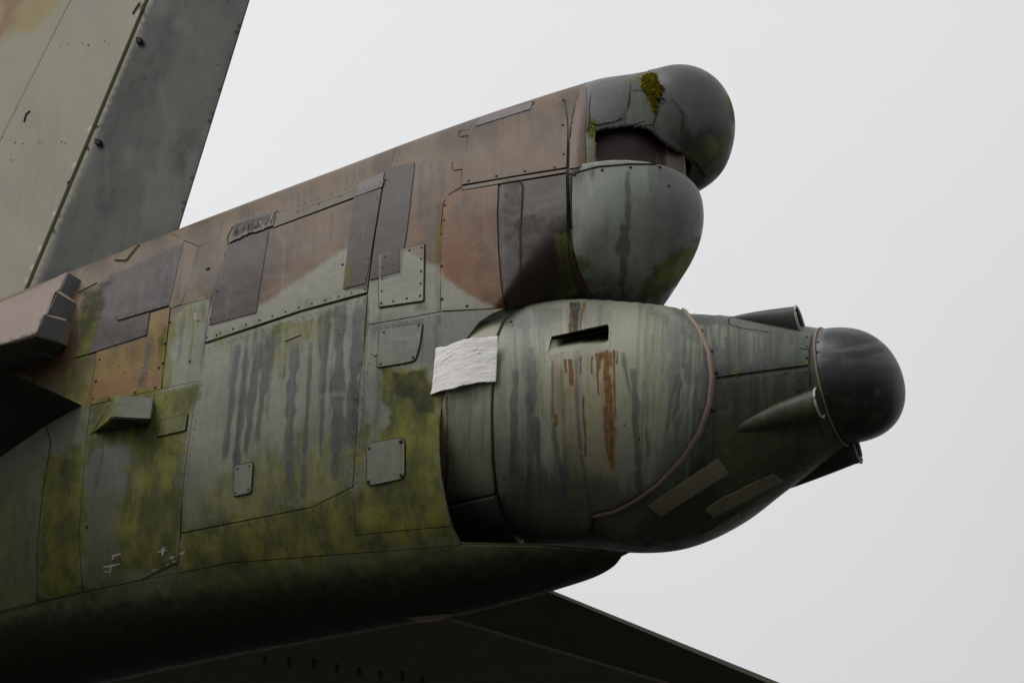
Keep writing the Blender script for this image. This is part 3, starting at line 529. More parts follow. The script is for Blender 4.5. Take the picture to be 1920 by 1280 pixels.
def skin(name, body, poly, parent, mat=None, pf=None, off=.006, gap=1.0, step=4.0, holes=(), depth=.012, wob=.0, offf=None, jag=0, rnd=0, fade=True, label=None):
    mat = mat or MP; P = np.asarray(poly, float)
    if rnd: P = rounded(P, rnd)
    P = dedupe(P)
    if gap: P = inset(P, gap)
    P = resample(P, step); P = dedupe(P)
    if jag: P = P+jag*(np.stack([fbm(P[:, 0]/9, P[:, 1]/9, 1), fbm(P[:, 0]/9+50, P[:, 1]/9, 2)], -1)-.5)*2
    loops = [P]+[resample(dedupe(np.asarray(h, float)), step) for h in holes]
    lo, hi = P.min(0), P.max(0); gx = np.arange(lo[0]+step/2, hi[0], step); gy = np.arange(lo[1]+step/2, hi[1], step*.9)
    G = np.stack(np.meshgrid(gx, gy), -1); G[1::2, :, 0] += step/2; G = G.reshape(-1, 2)
    ok = poly_in(G, P); 
    for h in loops[1:]: ok &= ~poly_in(G, h)
    for l in loops: ok[ok] &= seg_dist(G[ok], l, True) > step*.45
    G = G[ok]; pts = np.concatenate(loops+[G]) if len(G) else np.concatenate(loops)
    edges = []; k = 0
    for l in loops: edges += [(k+i, k+(i+1) % len(l)) for i in range(len(l))]; k += len(l)
    r = delaunay_2d_cdt([Vector(p) for p in pts], edges, [], 0, 1e-5)
    V2 = np.array([tuple(v) for v in r[0]]); T = r[2]
    cen = V2[np.array([tuple(t) for t in T])].mean(1); keep = poly_in(cen, P)
    for h in loops[1:]: keep &= ~poly_in(cen, h)
    T = [t for t, q in zip(T, keep) if q]
    P3, Nn, hit, D = body.cast(V2)
    bad = ~hit
    if bad.any():
        T = [t for t in T if not bad[list(t)].any()]
    nv = -(Nn*D).sum(1); o = np.full(len(V2), off)
    if offf is not None: o = offf(V2)
    if fade: o = o*(.12+.88*sstep(.03, .16, nv))
    if wob: o = o+wob*(fbm(V2[:, 0]/30, V2[:, 1]/30, 3)-.5)
    P3 = np.where(bad[:, None], 0, P3); top = P3+Nn*o[:, None]
    cnt = {}
    for t in T:
        for i in range(3):
            e = (t[i], t[(i+1) % 3]); cnt[e] = 1
    bnd = [e for e in cnt if (e[1], e[0]) not in cnt]
    # orient
    if T:
        TA = np.array(T); sg = (np.cross(top[TA[:, 1]]-top[TA[:, 0]], top[TA[:, 2]]-top[TA[:, 0]])*Nn[TA[:, 0]]).sum(1)
        if np.sum(sg) < 0: T = [tuple(reversed(t)) for t in T]; bnd = [(b_, a_) for a_, b_ in bnd]
    V = list(top); Ns = list(Nn); Fc = [tuple(t) for t in T]; used = sorted({i for e in bnd for i in e}); m1 = {}; m2 = {}
    en = {i: np.zeros(3) for i in used}
    for a, b in bnd:
        q = np.cross(top[b]-top[a], Nn[a]); en[a] += q; en[b] += q
    for i in used:
        q = en[i]/(np.linalg.norm(en[i])+1e-9); m1[i] = len(V); V.append(top[i]); Ns.append(q); m2[i] = len(V); V.append(top[i]-Nn[i]*(depth)); Ns.append(q)
    for a, b in bnd: Fc.append((m1[b], m1[a], m2[a], m2[b]))
    # drop loose vertices
    us = sorted({i for f in Fc for i in f}); mp = {j: i for i, j in enumerate(us)}
    V = [V[i] for i in us]; Ns = [Ns[i] for i in us]; Fc = [tuple(mp[i] for i in f) for f in Fc]
    o_ = mesh_obj(name, V, Fc, mat, parent, True, Ns, pf)
    if label: o_['label'] = label
    return o_
# screws: one shared low dome mesh
def screw_mesh(r=.0085, h=.004, n=10, mat=None):
    V = [(0, 0, h)]; Fc = []
    for k, (rr, zz) in enumerate(((r*.75, h*.85), (r, .0), (r, -.003))):
        for i in range(n): a = 2*PI*i/n; V.append((rr*math.cos(a), rr*math.sin(a), zz))
    for i in range(n):
        j = (i+1) % n; Fc.append((0, 1+i, 1+j))
        for k in range(2): Fc.append((1+k*n+i, 1+(k+1)*n+i, 1+(k+1)*n+j, 1+k*n+j))
    me = bpy.data.meshes.new('screw'); me.from_pydata(V, [], Fc); me.update(); me.polygons.foreach_set('use_smooth', [True]*len(me.polygons)); me.materials.append(mat or MSCREW); return me
SCREW = screw_mesh(.0068, .003)
def screws(body, pts, parent, off=.006, sc=1.0, name='screw'):
    pts = [p for p in pts]; P3, Nn, ok, D = body.cast(pts)
    for i in range(len(pts)):
        if not ok[i]: continue
        o = bpy.data.objects.new(name, SCREW); o.location = P3[i]+Nn[i]*(off+.0005); o.rotation_mode = 'QUATERNION'; o.rotation_quaternion = Vector(Nn[i]).to_track_quat('Z', 'Y')
        s = sc*random.uniform(.8, 1.15); o.scale = (s, s, s); link(o, parent)
def along(line, n, a=0.0, b=1.0):
    L = np.asarray(line, float); d = np.r_[0, np.cumsum(np.linalg.norm(np.diff(L, axis=0), axis=1))]; t = np.linspace(a, b, n)*d[-1]
    return [(np.interp(q, d, L[:, 0]), np.interp(q, d, L[:, 1])) for q in t]
def tube(name, P, r, mat, parent, closed=False, seg=8, rf=None, flat=1.0, Nr=None):
    P = np.asarray(P, float); n = len(P); V = []; Fc = []
    for i in range(n):
        a = P[(i-1) % n] if (closed or i > 0) else P[i]; b = P[(i+1) % n] if (closed or i < n-1) else P[i]
        t = b-a; t = t/np.linalg.norm(t); ref = Nr[i] if Nr is not None else np.array([0, 0, 1.0]); u = np.cross(t, ref); u /= np.linalg.norm(u); v = np.cross(u, t); rr = r*(rf(i/(n-1)) if rf else 1)
        for k in range(seg): q = 2*PI*k/seg; V.append(P[i]+u*rr*math.cos(q)+v*rr*flat*math.sin(q))
    for i in range(n if closed else n-1):
        for k in range(seg): a = i*seg+k; b = i*seg+(k+1) % seg; c = ((i+1) % n)*seg; Fc.append((a, b, c+(k+1) % seg, c+k))
    if not closed: Fc.append(tuple(range(seg))[::-1]); Fc.append(tuple((n-1)*seg+k for k in range(seg)))
    return mesh_obj(name, V, Fc, mat, parent)
def surf_tube(name, body, line, r, mat, parent, off=0.0, flat=.6, closed=False, step=5, rf=None):
    L = resample(np.asarray(line, float), step) if closed else np.array(along(line, max(3, int(sum(np.linalg.norm(np.diff(np.asarray(line, float), axis=0), axis=1))/step))))
    P3, Nn, ok, D = body.cast(L)
    if ok.sum() < 3: raise RuntimeError('no surface under '+name+str(line[0]))
    return tube(name, (P3+Nn*off)[ok], r, mat, parent, closed, 8, rf, flat, Nn[ok])
# ------------------------------------------------------------------ the aeroplane
ROOT = bpy.data.objects.new('bomber_aircraft', None); ROOT.location = (0, 0, -.70); link(ROOT)
ROOT['label'] = 'weathered camouflaged bomber tail with two rounded radomes, mossy grey green and brown panels'
ROOT['category'] = 'aircraft'
def hull_pf(col=None, op=1.0, f=paint_hull, moss=None, wearf=1.0):
    def g(P):
        c, wr = f(P)
        if col is not None:
            c0 = np.tile(col, (len(P), 1)); c = c*(1-op)+c0*op
            if f is paint_hull: c = over(c, col*.72, streaks(P, STREAK_MP, 5)*.6); c = over(c, OB, streaks(P, STREAK_OR, 4)*.35)
        wr = wr*np.array([wearf, max(wearf, .9), wearf, 1]) if wearf != 1.0 else wr
        if moss is not None: wr[:, 0] = np.maximum(wr[:, 0], moss)
        return c, wr
    return g
def under(f):      # the frame below the skin: same paint, dirty joints
    def g(P):
        c, wr = f(P); return c*.5, wr
    return g
# body shells: where a skin panel covers them only the joints show, so they carry old primer and dirt on the near side
def shell_pf(f, polys, dark):
    def g(P):
        c, wr = f(P); m = np.zeros(len(P))
        for p in polys: m = np.maximum(m, soft(P, p, 3))
        return over(c, dark, m), wr*(1-.8*m[:, None])+np.array([0, 0, 0, .8])*m[:, None]
    return g
def grow(p, d): return inset(dedupe(np.asarray(p, float)), -d)
PRIMER = np.array([.014, .014, .010])

# --- skin panels of the fuselage side
DOOR = [(428, 461), (512, 431), (719, 355), (712, 400), (703, 450), (690, 550), (565, 584), (386, 644), (390, 600), (398, 560), (412, 505)]
PANELS = [  # outline, round, offset
 ([(148, 548), (163, 507), (320, 440), (346, 452), (207, 515), (182, 530)], 0, .005),
 ([(322, 438), (500, 371), (520, 393), (440, 418), (427, 443), (374, 462), (346, 451)], 0, .005),
 ([(502, 370), (670, 305), (742, 277), (727, 336), (620, 374), (520, 410)], 0, .005),
 ([(744, 276), (880, 229), (887, 233), (880, 244), (861, 246), (859, 259), (877, 257), (871, 303), (848, 305), (846, 320), (866, 319), (866, 350), (843, 364), (831, 380), (827, 420), (825, 584), (760, 596), (692, 608), (691, 553), (704, 450), (720, 354), (728, 336)], 0, .005),
 ([(205, 517), (345, 454), (318, 571), (282, 584), (275, 629), (262, 633), (182, 659), (141, 671), (166, 590), (185, 530)], 0, .008),
 ([(346, 454), (373, 464), (356, 530), (340, 571), (322, 578), (318, 572)], 0, .006),
 ([(375, 464), (426, 444), (427, 462), (412, 505), (397, 558), (342, 572), (357, 530)], 0, .006),
 ([(323, 580), (342, 574), (396, 560), (389, 600), (384, 645), (373, 714), (306, 728), (308, 700)], 0, .006),
 ([(182, 662), (262, 636), (277, 632), (284, 588), (319, 575), (306, 700), (302, 729), (171, 759)], 0, .006),
 ([(171, 762), (302, 731), (372, 716), (358, 800), (348, 870), (341, 934), (337, 1018), (334, 1052), (262, 1086), (158, 1108), (150, 1010), (160, 870)], 0, .006),
 ([(62, 700), (141, 674), (180, 664), (169, 762), (158, 870), (148, 1005), (155, 1108), (73, 1126), (72, 1018), (84, 917), (98, 830)], 0, .006),
 ([(-40, 690), (58, 700), (94, 832), (80, 917), (70, 1018), (70, 1127), (-40, 1155)], 0, .006),
 ([(386, 648), (565, 588), (688, 555), (681, 661), (672, 736), (669, 800), (661, 911), (586, 949), (342, 997), (343, 934), (350, 870), (360, 800), (374, 714)], 0, .006),
 ([(692, 611), (760, 599), (825, 587), (946, 580), (922, 589), (899, 604), (867, 645), (844, 695), (829, 750), (824, 800), (824, 850), (828, 895), (837, 945), (845, 984), (669, 1001), (664, 915), (671, 800), (674, 736), (683, 661)], 0, .006),
 ([(342, 1001), (586, 952), (662, 914), (667, 1004), (845, 987), (855, 1010), (862, 1020), (600, 1040), (430, 1053), (337, 1072), (339, 1018)], 0, .006),
 ([(-40, 1162), (155, 1111), (262, 1089), (337, 1075), (430, 1056), (600, 1043), (616, 1190), (380, 1232), (208, 1270), (-40, 1310)], 0, .006),
 ([(602, 1043), (862, 1022), (1000, 1023), (1112, 1032), (1116, 1062), (1060, 1088), (990, 1115), (860, 1144), (618, 1189)], 0, .006),
]
NOTCH = [(960, 577), (1140, 560), (1300, 600), (1300, 1000), (1120, 1024), (864, 1016)]+ARC[::-1]
shellM = [grow(p[0], 1.5) for p in PANELS]+[grow(DOOR, 1)]
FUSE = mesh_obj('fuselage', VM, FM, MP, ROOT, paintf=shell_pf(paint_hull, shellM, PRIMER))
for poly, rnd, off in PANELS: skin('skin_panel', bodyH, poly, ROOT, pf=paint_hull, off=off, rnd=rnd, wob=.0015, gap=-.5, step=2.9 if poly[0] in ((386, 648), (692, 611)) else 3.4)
door = skin('access_door', bodyM, DOOR, ROOT, pf=paint_hull, off=.010, wob=.002, step=3.2)
hinge = skin('hinge_strip', bodyM, [(513, 430), (518, 413), (622, 376), (722, 340), (719, 353)], ROOT, pf=hull_pf(A(96, 92, 80), .7), off=.012, gap=.5)
screws(bodyM, along([(390, 634), (565, 577), (686, 544)], 13), door, .010)
screws(bodyM, along([(709, 375), (697, 450), (687, 525)], 5), door, .010, 1.15)
screws(bodyM, [(644, 498), (424, 480), (408, 548), (402, 585), (397, 600), (408, 630)]+along([(560, 400), (640, 371)], 3), door, .012)
# raised doubler plates, each its own colour
def plate(poly, col, op=.92, off=.013, body=None, name='doubler_plate', **k): return skin(name, body or bodyM, poly, ROOT, pf=hull_pf(col, op), off=off, gap=.0, **k)
plate([(430, 462), (506, 433), (482, 588), (394, 611), (402, 560), (414, 506)], MD)
plate([(665, 374), (717, 356), (702, 450), (688, 533), (645, 544)], MD)
plate([(738, 316), (779, 307), (766, 420), (752, 515), (695, 526), (706, 450), (722, 352)], MD, off=.010)
plate([(675, 346), (722, 326), (718, 350), (673, 367)], A(124, 112, 116), off=.012)
vent = plate([(432, 447), (441, 418), (521, 394), (513, 424), (430, 456)], A(98, 92, 86), .75, off=.010, name='scraped_patch', jag=4)
for k in range(26):
    x = 437+random.random()*76; y = 447-(x-437)*.34+random.uniform(-3, 2); L = random.uniform(5, 19)
    surf_tube('scrape', bodyM, [(x, y), (x+L*.10+random.uniform(-1, 1), y-L)], random.uniform(.0014, .0030), random.choice([MDARK, MDARK, MPALE, MGASK]), vent, off=.014, step=5, rf=lambda t: .3+.7*math.sin(PI*t))
p_ = plate([(718, 479), (752, 468), (752, 512), (716, 522)], A(60, 48, 44), off=.016)
# small hatches
def hatch(poly, rnd, scr, label=None, col=None, op=.6, off=.014, body=None, f=paint_hull, moss=None, sc=1.0, wearf=.25, name='access_panel'):
    b = body or bodyM; rim = skin('sealant_edge', b, grow(rounded(poly, rnd) if rnd else poly, 1.3), ROOT, MDARK, off=off-.005, gap=0)
    o = skin(name, b, poly, ROOT, pf=hull_pf(col, op, f, moss, wearf), off=off, gap=.6, rnd=rnd, label=label); rim.parent = o; rim.matrix_parent_inverse = Matrix.Identity(4)
    if scr: screws(b, scr, o, off, sc)
    return o
hatch([(712, 479), (798, 459), (796, 566), (712, 578)], 3, [(724, 484), (770, 472), (793, 467), (792, 488), (792, 511), (791, 534), (790, 557), (765, 562), (740, 567), (717, 571), (718, 548), (719, 526), (720, 505)], col=GG, op=.35, label='riveted square panel with pale and dark maroon corner')
hatch([(713, 619), (795, 607), (789, 650), (781, 677), (764, 682), (708, 691)], 7, [(722, 625), (787, 612), (777, 672), (716, 684)], col=A(140, 142, 130), sc=1.1)
hatch([(703, 645), (711, 643), (710, 667), (702, 669)], 1, [], off=.011)
hatch([(690, 832), (761, 820), (761, 897), (690, 912)], 13, [(695, 841), (754, 828), (754, 891), (693, 903)], col=A(150, 150, 140), op=.8, sc=1.6, label='rounded square panel with rusty corner screws')
screws(bodyM, [(690, 863), (690, 872), (690, 881)], ROOT.children[-1], .014, .55)
hatch([(442, 873), (477, 867), (473, 924), (440, 931)], 6, [(448, 879), (470, 874), (468, 917), (444, 924)], col=A(150, 152, 142), op=.8, sc=.9)
hatch([(304, 789), (354, 777), (350, 808), (297, 820)], 2, [(348, 782), (310, 812)], col=A(122, 124, 96), sc=.6, wearf=.8)
hatch([(216, 490), (232, 474), (262, 460), (256, 468), (238, 491)], 3, [], col=A(112, 104, 62), sc=.6)
hatch([(218, 597), (314, 572), (318, 575), (224, 603)], 1, along([(240, 595), (308, 577)], 5), col=A(70, 58, 54), op=.9, sc=.6, name='slotted_strip')
# ochre panel screws and loose fasteners on the side
oc = [o for o in ROOT.children if o.name.startswith('skin_panel')][8]
screws(bodyM, [(188, 675), (181, 715), (176, 748), (206, 748), (255, 736), (292, 727), (306, 682), (310, 645), (320, 605), (299, 690)], oc, .007, 1.2)
screws(bodyM, [(225, 687), (235, 698), (253, 708), (276, 700), (268, 690), (240, 672)], oc, .007, .6)
for (x, y, s) in [(391, 505, 2.0), (357, 678, 1.5), (373, 602, .8), (636, 628, .9), (164, 987, 1.2), (668, 748, .8), (636, 960, .6), (419, 978, .8), (325, 850, .7), (1060, 1040, 1.), (1040, 1035, .8)]: screws(bodyM, [(x, y)], FUSE, .006, s)
def flake(name, body, poly, mat, parent, off=.0072, gap=0): return skin(name, body, poly, parent, mat, None, off, gap, 4, rnd=0, depth=.002)
# remains of white stencilled marks near the bottom
for poly in [[(212, 1040), (226, 1036), (229, 1039), (215, 1043), (214, 1048), (211, 1049)], [(194, 1061), (225, 1055), (227, 1057), (211, 1062), (209, 1073), (206, 1074), (208, 1063), (195, 1064)], [(195, 1070), (207, 1069), (207, 1071), (195, 1072)],
             [(303, 1029), (310, 1024), (309, 1030), (316, 1031), (309, 1033), (307, 1041), (304, 1041), (305, 1035), (297, 1036), (297, 1034), (304, 1032)], [(285, 1068), (296, 1065), (296, 1067), (286, 1070)],
             [(320, 1043), (329, 1041), (329, 1045), (319, 1048)], [(336, 1037), (345, 1033), (349, 1034), (344, 1040), (337, 1039)], [(325, 1051), (329, 1050), (328, 1053), (324, 1054)], [(313, 1058), (317, 1055), (318, 1057), (313, 1061)], [(338, 1048), (341, 1047), (340, 1050)], [(366, 588), (369, 587), (368, 600), (366, 600)]]:
    flake('painted_mark', bodyM, poly, MPALE, FUSE)
surf_tube('raised_strip', bodyM, [(536, 640), (566, 628)], .006, MP if False else MGASK, FUSE, off=.008)

oc['label'] = 'ochre yellow panel with dark screws'
# --- upper fairing
A7 = [(828, 585), (826, 520), (827, 440), (832, 385), (838, 370), (852, 361), (936, 347), (934, 400), (936, 470), (941, 530), (947, 579)]
A8 = [(897, 226), (1058, 184), (1064, 215), (1066, 240), (1064, 316), (960, 333), (866, 349), (867, 320), (849, 322), (850, 304), (871, 303), (878, 257), (862, 259), (864, 247), (880, 245), (888, 233)]
UD = [(939, 347), (1063, 327), (1064, 400), (1066, 480), (1076, 520), (1090, 556), (1000, 570), (950, 579), (944, 530), (938, 470), (936, 400)]
UTOP = [(899, 221), (960, 201), (1060, 173), (1059, 182), (980, 203)]
shellU = [grow(A7, 1), grow(A8, 1), grow(UD, 1)]
UPF = mesh_obj('upper_fairing', VU, FU, MP, ROOT, paintf=shell_pf(paint_hull, shellU, PRIMER))
a7 = skin('access_door', bodyU, A7, ROOT, pf=paint_hull, off=.008, gap=1.2, rnd=3, wob=.002, label='orange brown door with grey green lower corner')
screws(bodyU, [(835, 386), (829, 440), (829, 500), (830, 562), (877, 575), (938, 571), (834, 414)], a7, .008, 1.25)
a8 = skin('access_door', bodyU, A8, ROOT, pf=paint_hull, off=.008, gap=1.0, wob=.002, label='brown top door with two hinge tabs on its left edge')
screws(bodyU, [(1057, 190), (1056, 237), (1058, 291), (1041, 316), (985, 323), (932, 332), (880, 341), (1000, 194)], a8, .008, 1.2)
skin('skin_panel', bodyU, UD, ROOT, pf=hull_pf(A(54, 41, 36), .88), off=.006, gap=1.0, wob=.003)
skin('doubler_plate', bodyU, [(905, 222), (1000, 196), (995, 208), (893, 240)], ROOT, pf=hull_pf(A(122, 110, 112), .9), off=.012, gap=0)
surf_tube('weld_seam', bodyU, [(977, 342), (981, 352), (979, 400), (976, 430), (977, 470), (976, 500), (979, 545)], .006, MDARK, UPF, off=.007)
surf_tube('sealant_strip', bodyU, [(868, 356), (900, 349), (962, 337)], .008, MP if False else MDARK, UPF, off=.004)
hull_strip = skin('edge_strip', bodyU, [(868, 352), (960, 336), (1062, 320), (1062, 325), (962, 342), (870, 358)], ROOT, pf=hull_pf(A(110, 96, 78), .8), off=.010, gap=0)

# --- pale green radome
GR = mesh_obj('green_radome', VG, FG, MRAD, ROOT, paintf=paint_green); GR['label'] = 'pale grey green rounded radome with dark streak'
screws(bodyG, [(1077, 327), (1129, 319), (1182, 314), (1237, 313), (1288, 322), (1254, 348)], GR, .0, 1.6)
surf_tube('radome_rim', bodyG, [(1068, 327), (1120, 313), (1180, 308), (1240, 308), (1285, 316), (1302, 326)], .006, MDARK, GR, off=.001)
surf_tube('edge_bead', bodyG, [(1071, 330), (1070, 400), (1072, 460), (1082, 500), (1098, 540)], .007, MPALE if False else MP, GR, off=.0)
bpy.data.objects[GR.children[-1].name]
set_paint(GR.children[-1].data, paint_green)

# --- dark bulbous radome with its torn opening
HOLE = np.array([(1118, 312), (1115, 262), (1116, 243), (1135, 238), (1175, 234), (1210, 237), (1222, 243), (1240, 262), (1258, 274), (1282, 288), (1294, 303), (1298, 314), (1292, 330), (1200, 345), (1118, 345)], float)
cen = np.array([PKv for PKv in VK]).reshape(-1, 3)
pk = proj(VK); near = VK[:, 1] < 0.05
inh = poly_in(pk, HOLE) & near
def carve(V, Fc, body, hole):      # cut an opening whose edge follows the outline
    keepF = [f for f in Fc if not all(inh[i] for i in f)]
    return keepF
FK2 = carve(VK, FK, bodyK, HOLE)
# snap the ragged rim on to the outline
Vk2 = VK.copy()
BULB = mesh_obj('bulb_radome', Vk2, FK2, MRAD, ROOT, paintf=paint_bulb); BULB['label'] = 'dark bulbous radome with peeling skin and moss'
md = BULB.modifiers.new('thickness', 'SOLIDIFY'); md.thickness = .012; md.offset = -1
def kpf(P):
    return paint_bulb(P)
LAY1 = [(1112, 160), (1140, 151), (1178, 144), (1181, 160), (1180, 180), (1176, 205), (1168, 222), (1150, 229), (1118, 236), (1108, 232), (1106, 200)]
skin('torn_layer', bodyK, LAY1, BULB, MRAD, kpf, off=.008, gap=0, jag=1.5, wob=.004)
LAY2 = [(1214, 134), (1262, 125), (1300, 134), (1338, 158), (1362, 195), (1370, 235), (1362, 280), (1340, 318), (1322, 330), (1306, 306), (1285, 287), (1258, 273), (1240, 260), (1226, 244), (1230, 225), (1244, 200), (1248, 188), (1234, 182), (1238, 166), (1228, 150)]
skin('torn_layer', bodyK, LAY2, BULB, MRAD, kpf, off=.007, gap=0, jag=2.5, wob=.004)
skin('torn_layer', bodyK, [(1181, 172), (1190, 168), (1214, 167), (1224, 186), (1230, 206), (1224, 234), (1200, 236), (1172, 233), (1172, 215), (1182, 200)], BULB, MRAD, kpf, off=.005, gap=0, jag=1.5, wob=.003)
for L, r in [([(1262, 190), (1275, 203), (1284, 222), (1290, 240)], .006), ([(1296, 212), (1310, 230), (1328, 255)], .004), ([(1183, 236), (1200, 231), (1216, 226)], .004), ([(1160, 224), (1170, 213), (1178, 196), (1181, 176)], .004), ([(1240, 194), (1262, 193), (1268, 197)], .003)]:
    surf_tube('crack', bodyK, L, r, MDARK, BULB, off=.004, flat=.4, step=4, rf=lambda t: .3+.7*math.sin(PI*min(1, max(0, t)))+.05)
# moss hanging in the tear: many small tufts joined
def moss_tufts(name, body, poly, n, size, parent, off=.006):
    lo = np.min(poly, 0); hi = np.max(poly, 0); V = []; Fc = []; c = 0
    while c < n:
        p = np.array([random.uniform(lo[0], hi[0]), random.uniform(lo[1], hi[1])])
        if not poly_in(p[None], poly)[0]: continue
        P3, Nn, ok, D = body.cast([p]); c += 1
        if not ok[0]: continue
        b = P3[0]+Nn[0]*off*random.random(); u = np.array([random.gauss(0, 1) for _ in range(3)]); d = Nn[0]*random.uniform(.5, 1.3)+u*.5+np.array([0, 0, -.35]); d /= np.linalg.norm(d)
        t = np.cross(d, u); t /= np.linalg.norm(t); L = size*random.uniform(.5, 1.4); k = len(V); w_ = L*.32
        V += [b-t*w_, b+t*w_, b+d*L*.6+t*w_*.7, b+d*L, b+d*L*.6-t*w_*.7]; Fc.append((k, k+1, k+2, k+3, k+4))
    o = mesh_obj(name, V, Fc, MMOSS, parent, False); o['kind'] = 'stuff'; return o
moss_tufts('moss', bodyK, [(1204, 148), (1218, 140), (1232, 143), (1236, 160), (1246, 165), (1243, 178), (1232, 188), (1230, 214), (1221, 196), (1214, 180), (1203, 166)], 2200, .017, BULB)
moss_tufts('moss', bodyK, [(1100, 232), (1118, 238), (1112, 262), (1100, 255)], 160, .008, BULB)
# the inner, maroon painted wall seen through the tear, and the post at its front
wall = []
XW = np.linspace(XG+.01, XG+.47, 50)
for X in XW:
    sec = k_sec(X); q_ = sec[:110]; y = -max(.02, min(np.interp(1.66, q_[:, 2], -q_[:, 1])-.10, .45*max(1-((X-XG)/GL)**1.94, 0)**(1/1.94)+.19-.05))
    wall.append(np.stack([np.full(12, X), np.full(12, y-.02), np.linspace(ZS-.02, 1.78, 12)], -1))
wall = np.stack(wall); wv, wf = grid_mesh(wall, False)
def pf_maroon(P):
    n = len(P); c = np.tile(A(62, 38, 36), (n, 1)); c = over(c, A(42, 28, 27), sstep(.4, .7, fbm(P[:, 0]/30, P[:, 1]/20, 2))*.6); return c, clamp3(.2*sstep(290, 306, P[:, 1]), np.zeros(n), .1*np.ones(n))
mesh_obj('inner_wall', wv, wf, MP, ROOT, paintf=pf_maroon)
skin('post', bodyU if False else bodyK, [(1098, 250), (1112, 244), (1113, 262), (1115, 312), (1100, 314)], ROOT, pf=hull_pf(A(140, 150, 138), .9, paint_bulb), off=.004, gap=0)
# shelf lid on top of the green radome
lid = []
for i in range(0, len(PG), 2):
    m = PG[i][:, 2] >= ZS-1e-6
    if m.sum() < 2: continue
    ys = PG[i][m][:, 1]; lid.append(np.stack([np.full(6, PG[i, 0, 0]), np.linspace(ys.min()+.004, ys.max()-.004, 6), np.full(6, ZS-.004)], -1))
lv, lf = grid_mesh(np.stack(lid), False)
mesh_obj('radome_lid', lv, lf, MP, ROOT, paintf=pf_maroon)
BAND = [(1066, 173), (1100, 163), (1101, 200), (1097, 250), (1098, 314), (1068, 318), (1069, 240), (1067, 215), (1061, 184)]
skin('skin_panel', bodyK, BAND, ROOT, pf=hull_pf(A(118, 92, 80), .9), off=.006, gap=.8)
skin('edge_strip', bodyK, [(1101, 164), (1112, 160), (1104, 200), (1103, 232), (1100, 250), (1098, 240), (1101, 200)], ROOT, MRAD, kpf, off=.009, gap=0)

# --- turret body
DPOLY_ = None
BANDT = [(969, 582), (946, 603), (934, 634), (927, 679), (924, 776), (926, 861), (931, 921), (836, 942), (831, 895), (829, 850), (829, 800), (834, 752), (849, 697), (872, 650), (903, 610), (930, 594)]
BANDL = [(931, 924), (946, 963), (958, 984), (985, 1012), (868, 1013), (852, 985), (837, 945)]
CUP = [(1262, 576), (1330, 588), (1405, 604), (1440, 612), (1522, 628), (1517, 655), (1516, 685), (1400, 700), (1339, 709), (1337, 690), (1328, 655), (1308, 615), (1286, 589)]
CLOW = [(1339, 713), (1400, 704), (1516, 689), (1519, 745), (1540, 815), (1500, 878), (1450, 912), (1400, 944), (1350, 982), (1200, 1034), (1150, 1024), (1119, 966), (1156, 956), (1194, 938), (1236, 908), (1279, 866), (1314, 813), (1333, 760)]
pT = proj(VT); inv = poly_in(pT, grow([(1039, 641), (1141, 620), (1144, 650), (1034, 672)], 4)) & (VT[:, 1] < 0); FT2 = [f for f in FT if not any(inv[i] for i in f)]
TB = mesh_obj('turret_body', VT, FT2, MP, ROOT, paintf=shell_pf(paint_turret, [grow(p, 1.5) for p in (BANDT, BANDL, CUP, CLOW, DPOLY)], PRIMER)); TB['label'] = 'grey green turret housing tapering to the dark nose'
skin('collar_panel', bodyT, BANDT, ROOT, pf=paint_turret, off=.020, gap=.8, wob=.003, depth=.03)
skin('collar_panel', bodyT, BANDL, ROOT, pf=paint_turret, off=.035, gap=.8, depth=.04)
surf_tube('collar_bead', bodyT, [(905, 612), (874, 652), (850, 700), (835, 752), (830, 800), (830, 850), (832, 895), (838, 945), (853, 985), (868, 1012)], .010, MGASK, TB, off=.006)
skin('skin_panel', bodyT, CUP, ROOT, pf=paint_turret, off=.008, gap=.8, wob=.002)
skin('skin_panel', bodyT, CLOW, ROOT, pf=paint_turret, off=.008, gap=.8, wob=.003)
VENT_ = 0
VENT = [(1039, 641), (1090, 631), (1141, 620), (1144, 625), (1144, 648), (1139, 652), (1090, 662), (1038, 673), (1034, 669), (1036, 652)]
def cheek_off(P):
    d = seg_dist(P, DPOLY, True); q = sstep(945, 1010, P[:, 0])
    return .010+.030*np.sqrt(np.clip(1-(1-np.clip(d/26, 0, 1))**2, 0, 1))*q
cheek = skin('cheek_cover', bodyT, DPOLY, ROOT, pf=paint_turret, offf=cheek_off, gap=1.0, holes=[VENT], depth=.009, wob=.004, step=2.6)
cheek['label'] = 'large rounded cover with rust streaks under its vent'
screws(bodyT, [(962, 612), (998, 617), (1010, 614), (1155, 613)], cheek, .03, 1.2); screws(bodyT, [(952, 891), (1007, 882), (1200, 822), (1175, 798), (1220, 820)], cheek, .036, 1.3)
screws(bodyT, [(877, 908), (900, 612), (942, 604), (920, 604), (838, 800), (845, 940)], cheek, .012, .9)
GL_ = [(1150, 557), (1180, 555), (1212, 557), (1250, 570.5), (1284, 590), (1309, 621), (1329, 666), (1334, 709), (1328, 759), (1309, 811), (1275, 862), (1233, 905), (1191, 935), (1153, 954), (1115, 962)]
surf_tube('gasket', bodyT, GL_, .0115, MGASK, ROOT, off=.018, flat=.9, step=4)
surf_tube('gasket', bodyT, [(x+(4 if x > 1200 else 1), y+(0 if y < 800 else 3)) for x, y in GL_[2:]], .007, MGASK, ROOT, off=.010, flat=.9, step=4)
for (x, y) in [(1284, 579), (1315, 623), (1333, 661), (1343, 700), (1336, 768)]: screws(bodyT, [(x, y)], TB, .012, 1.5)
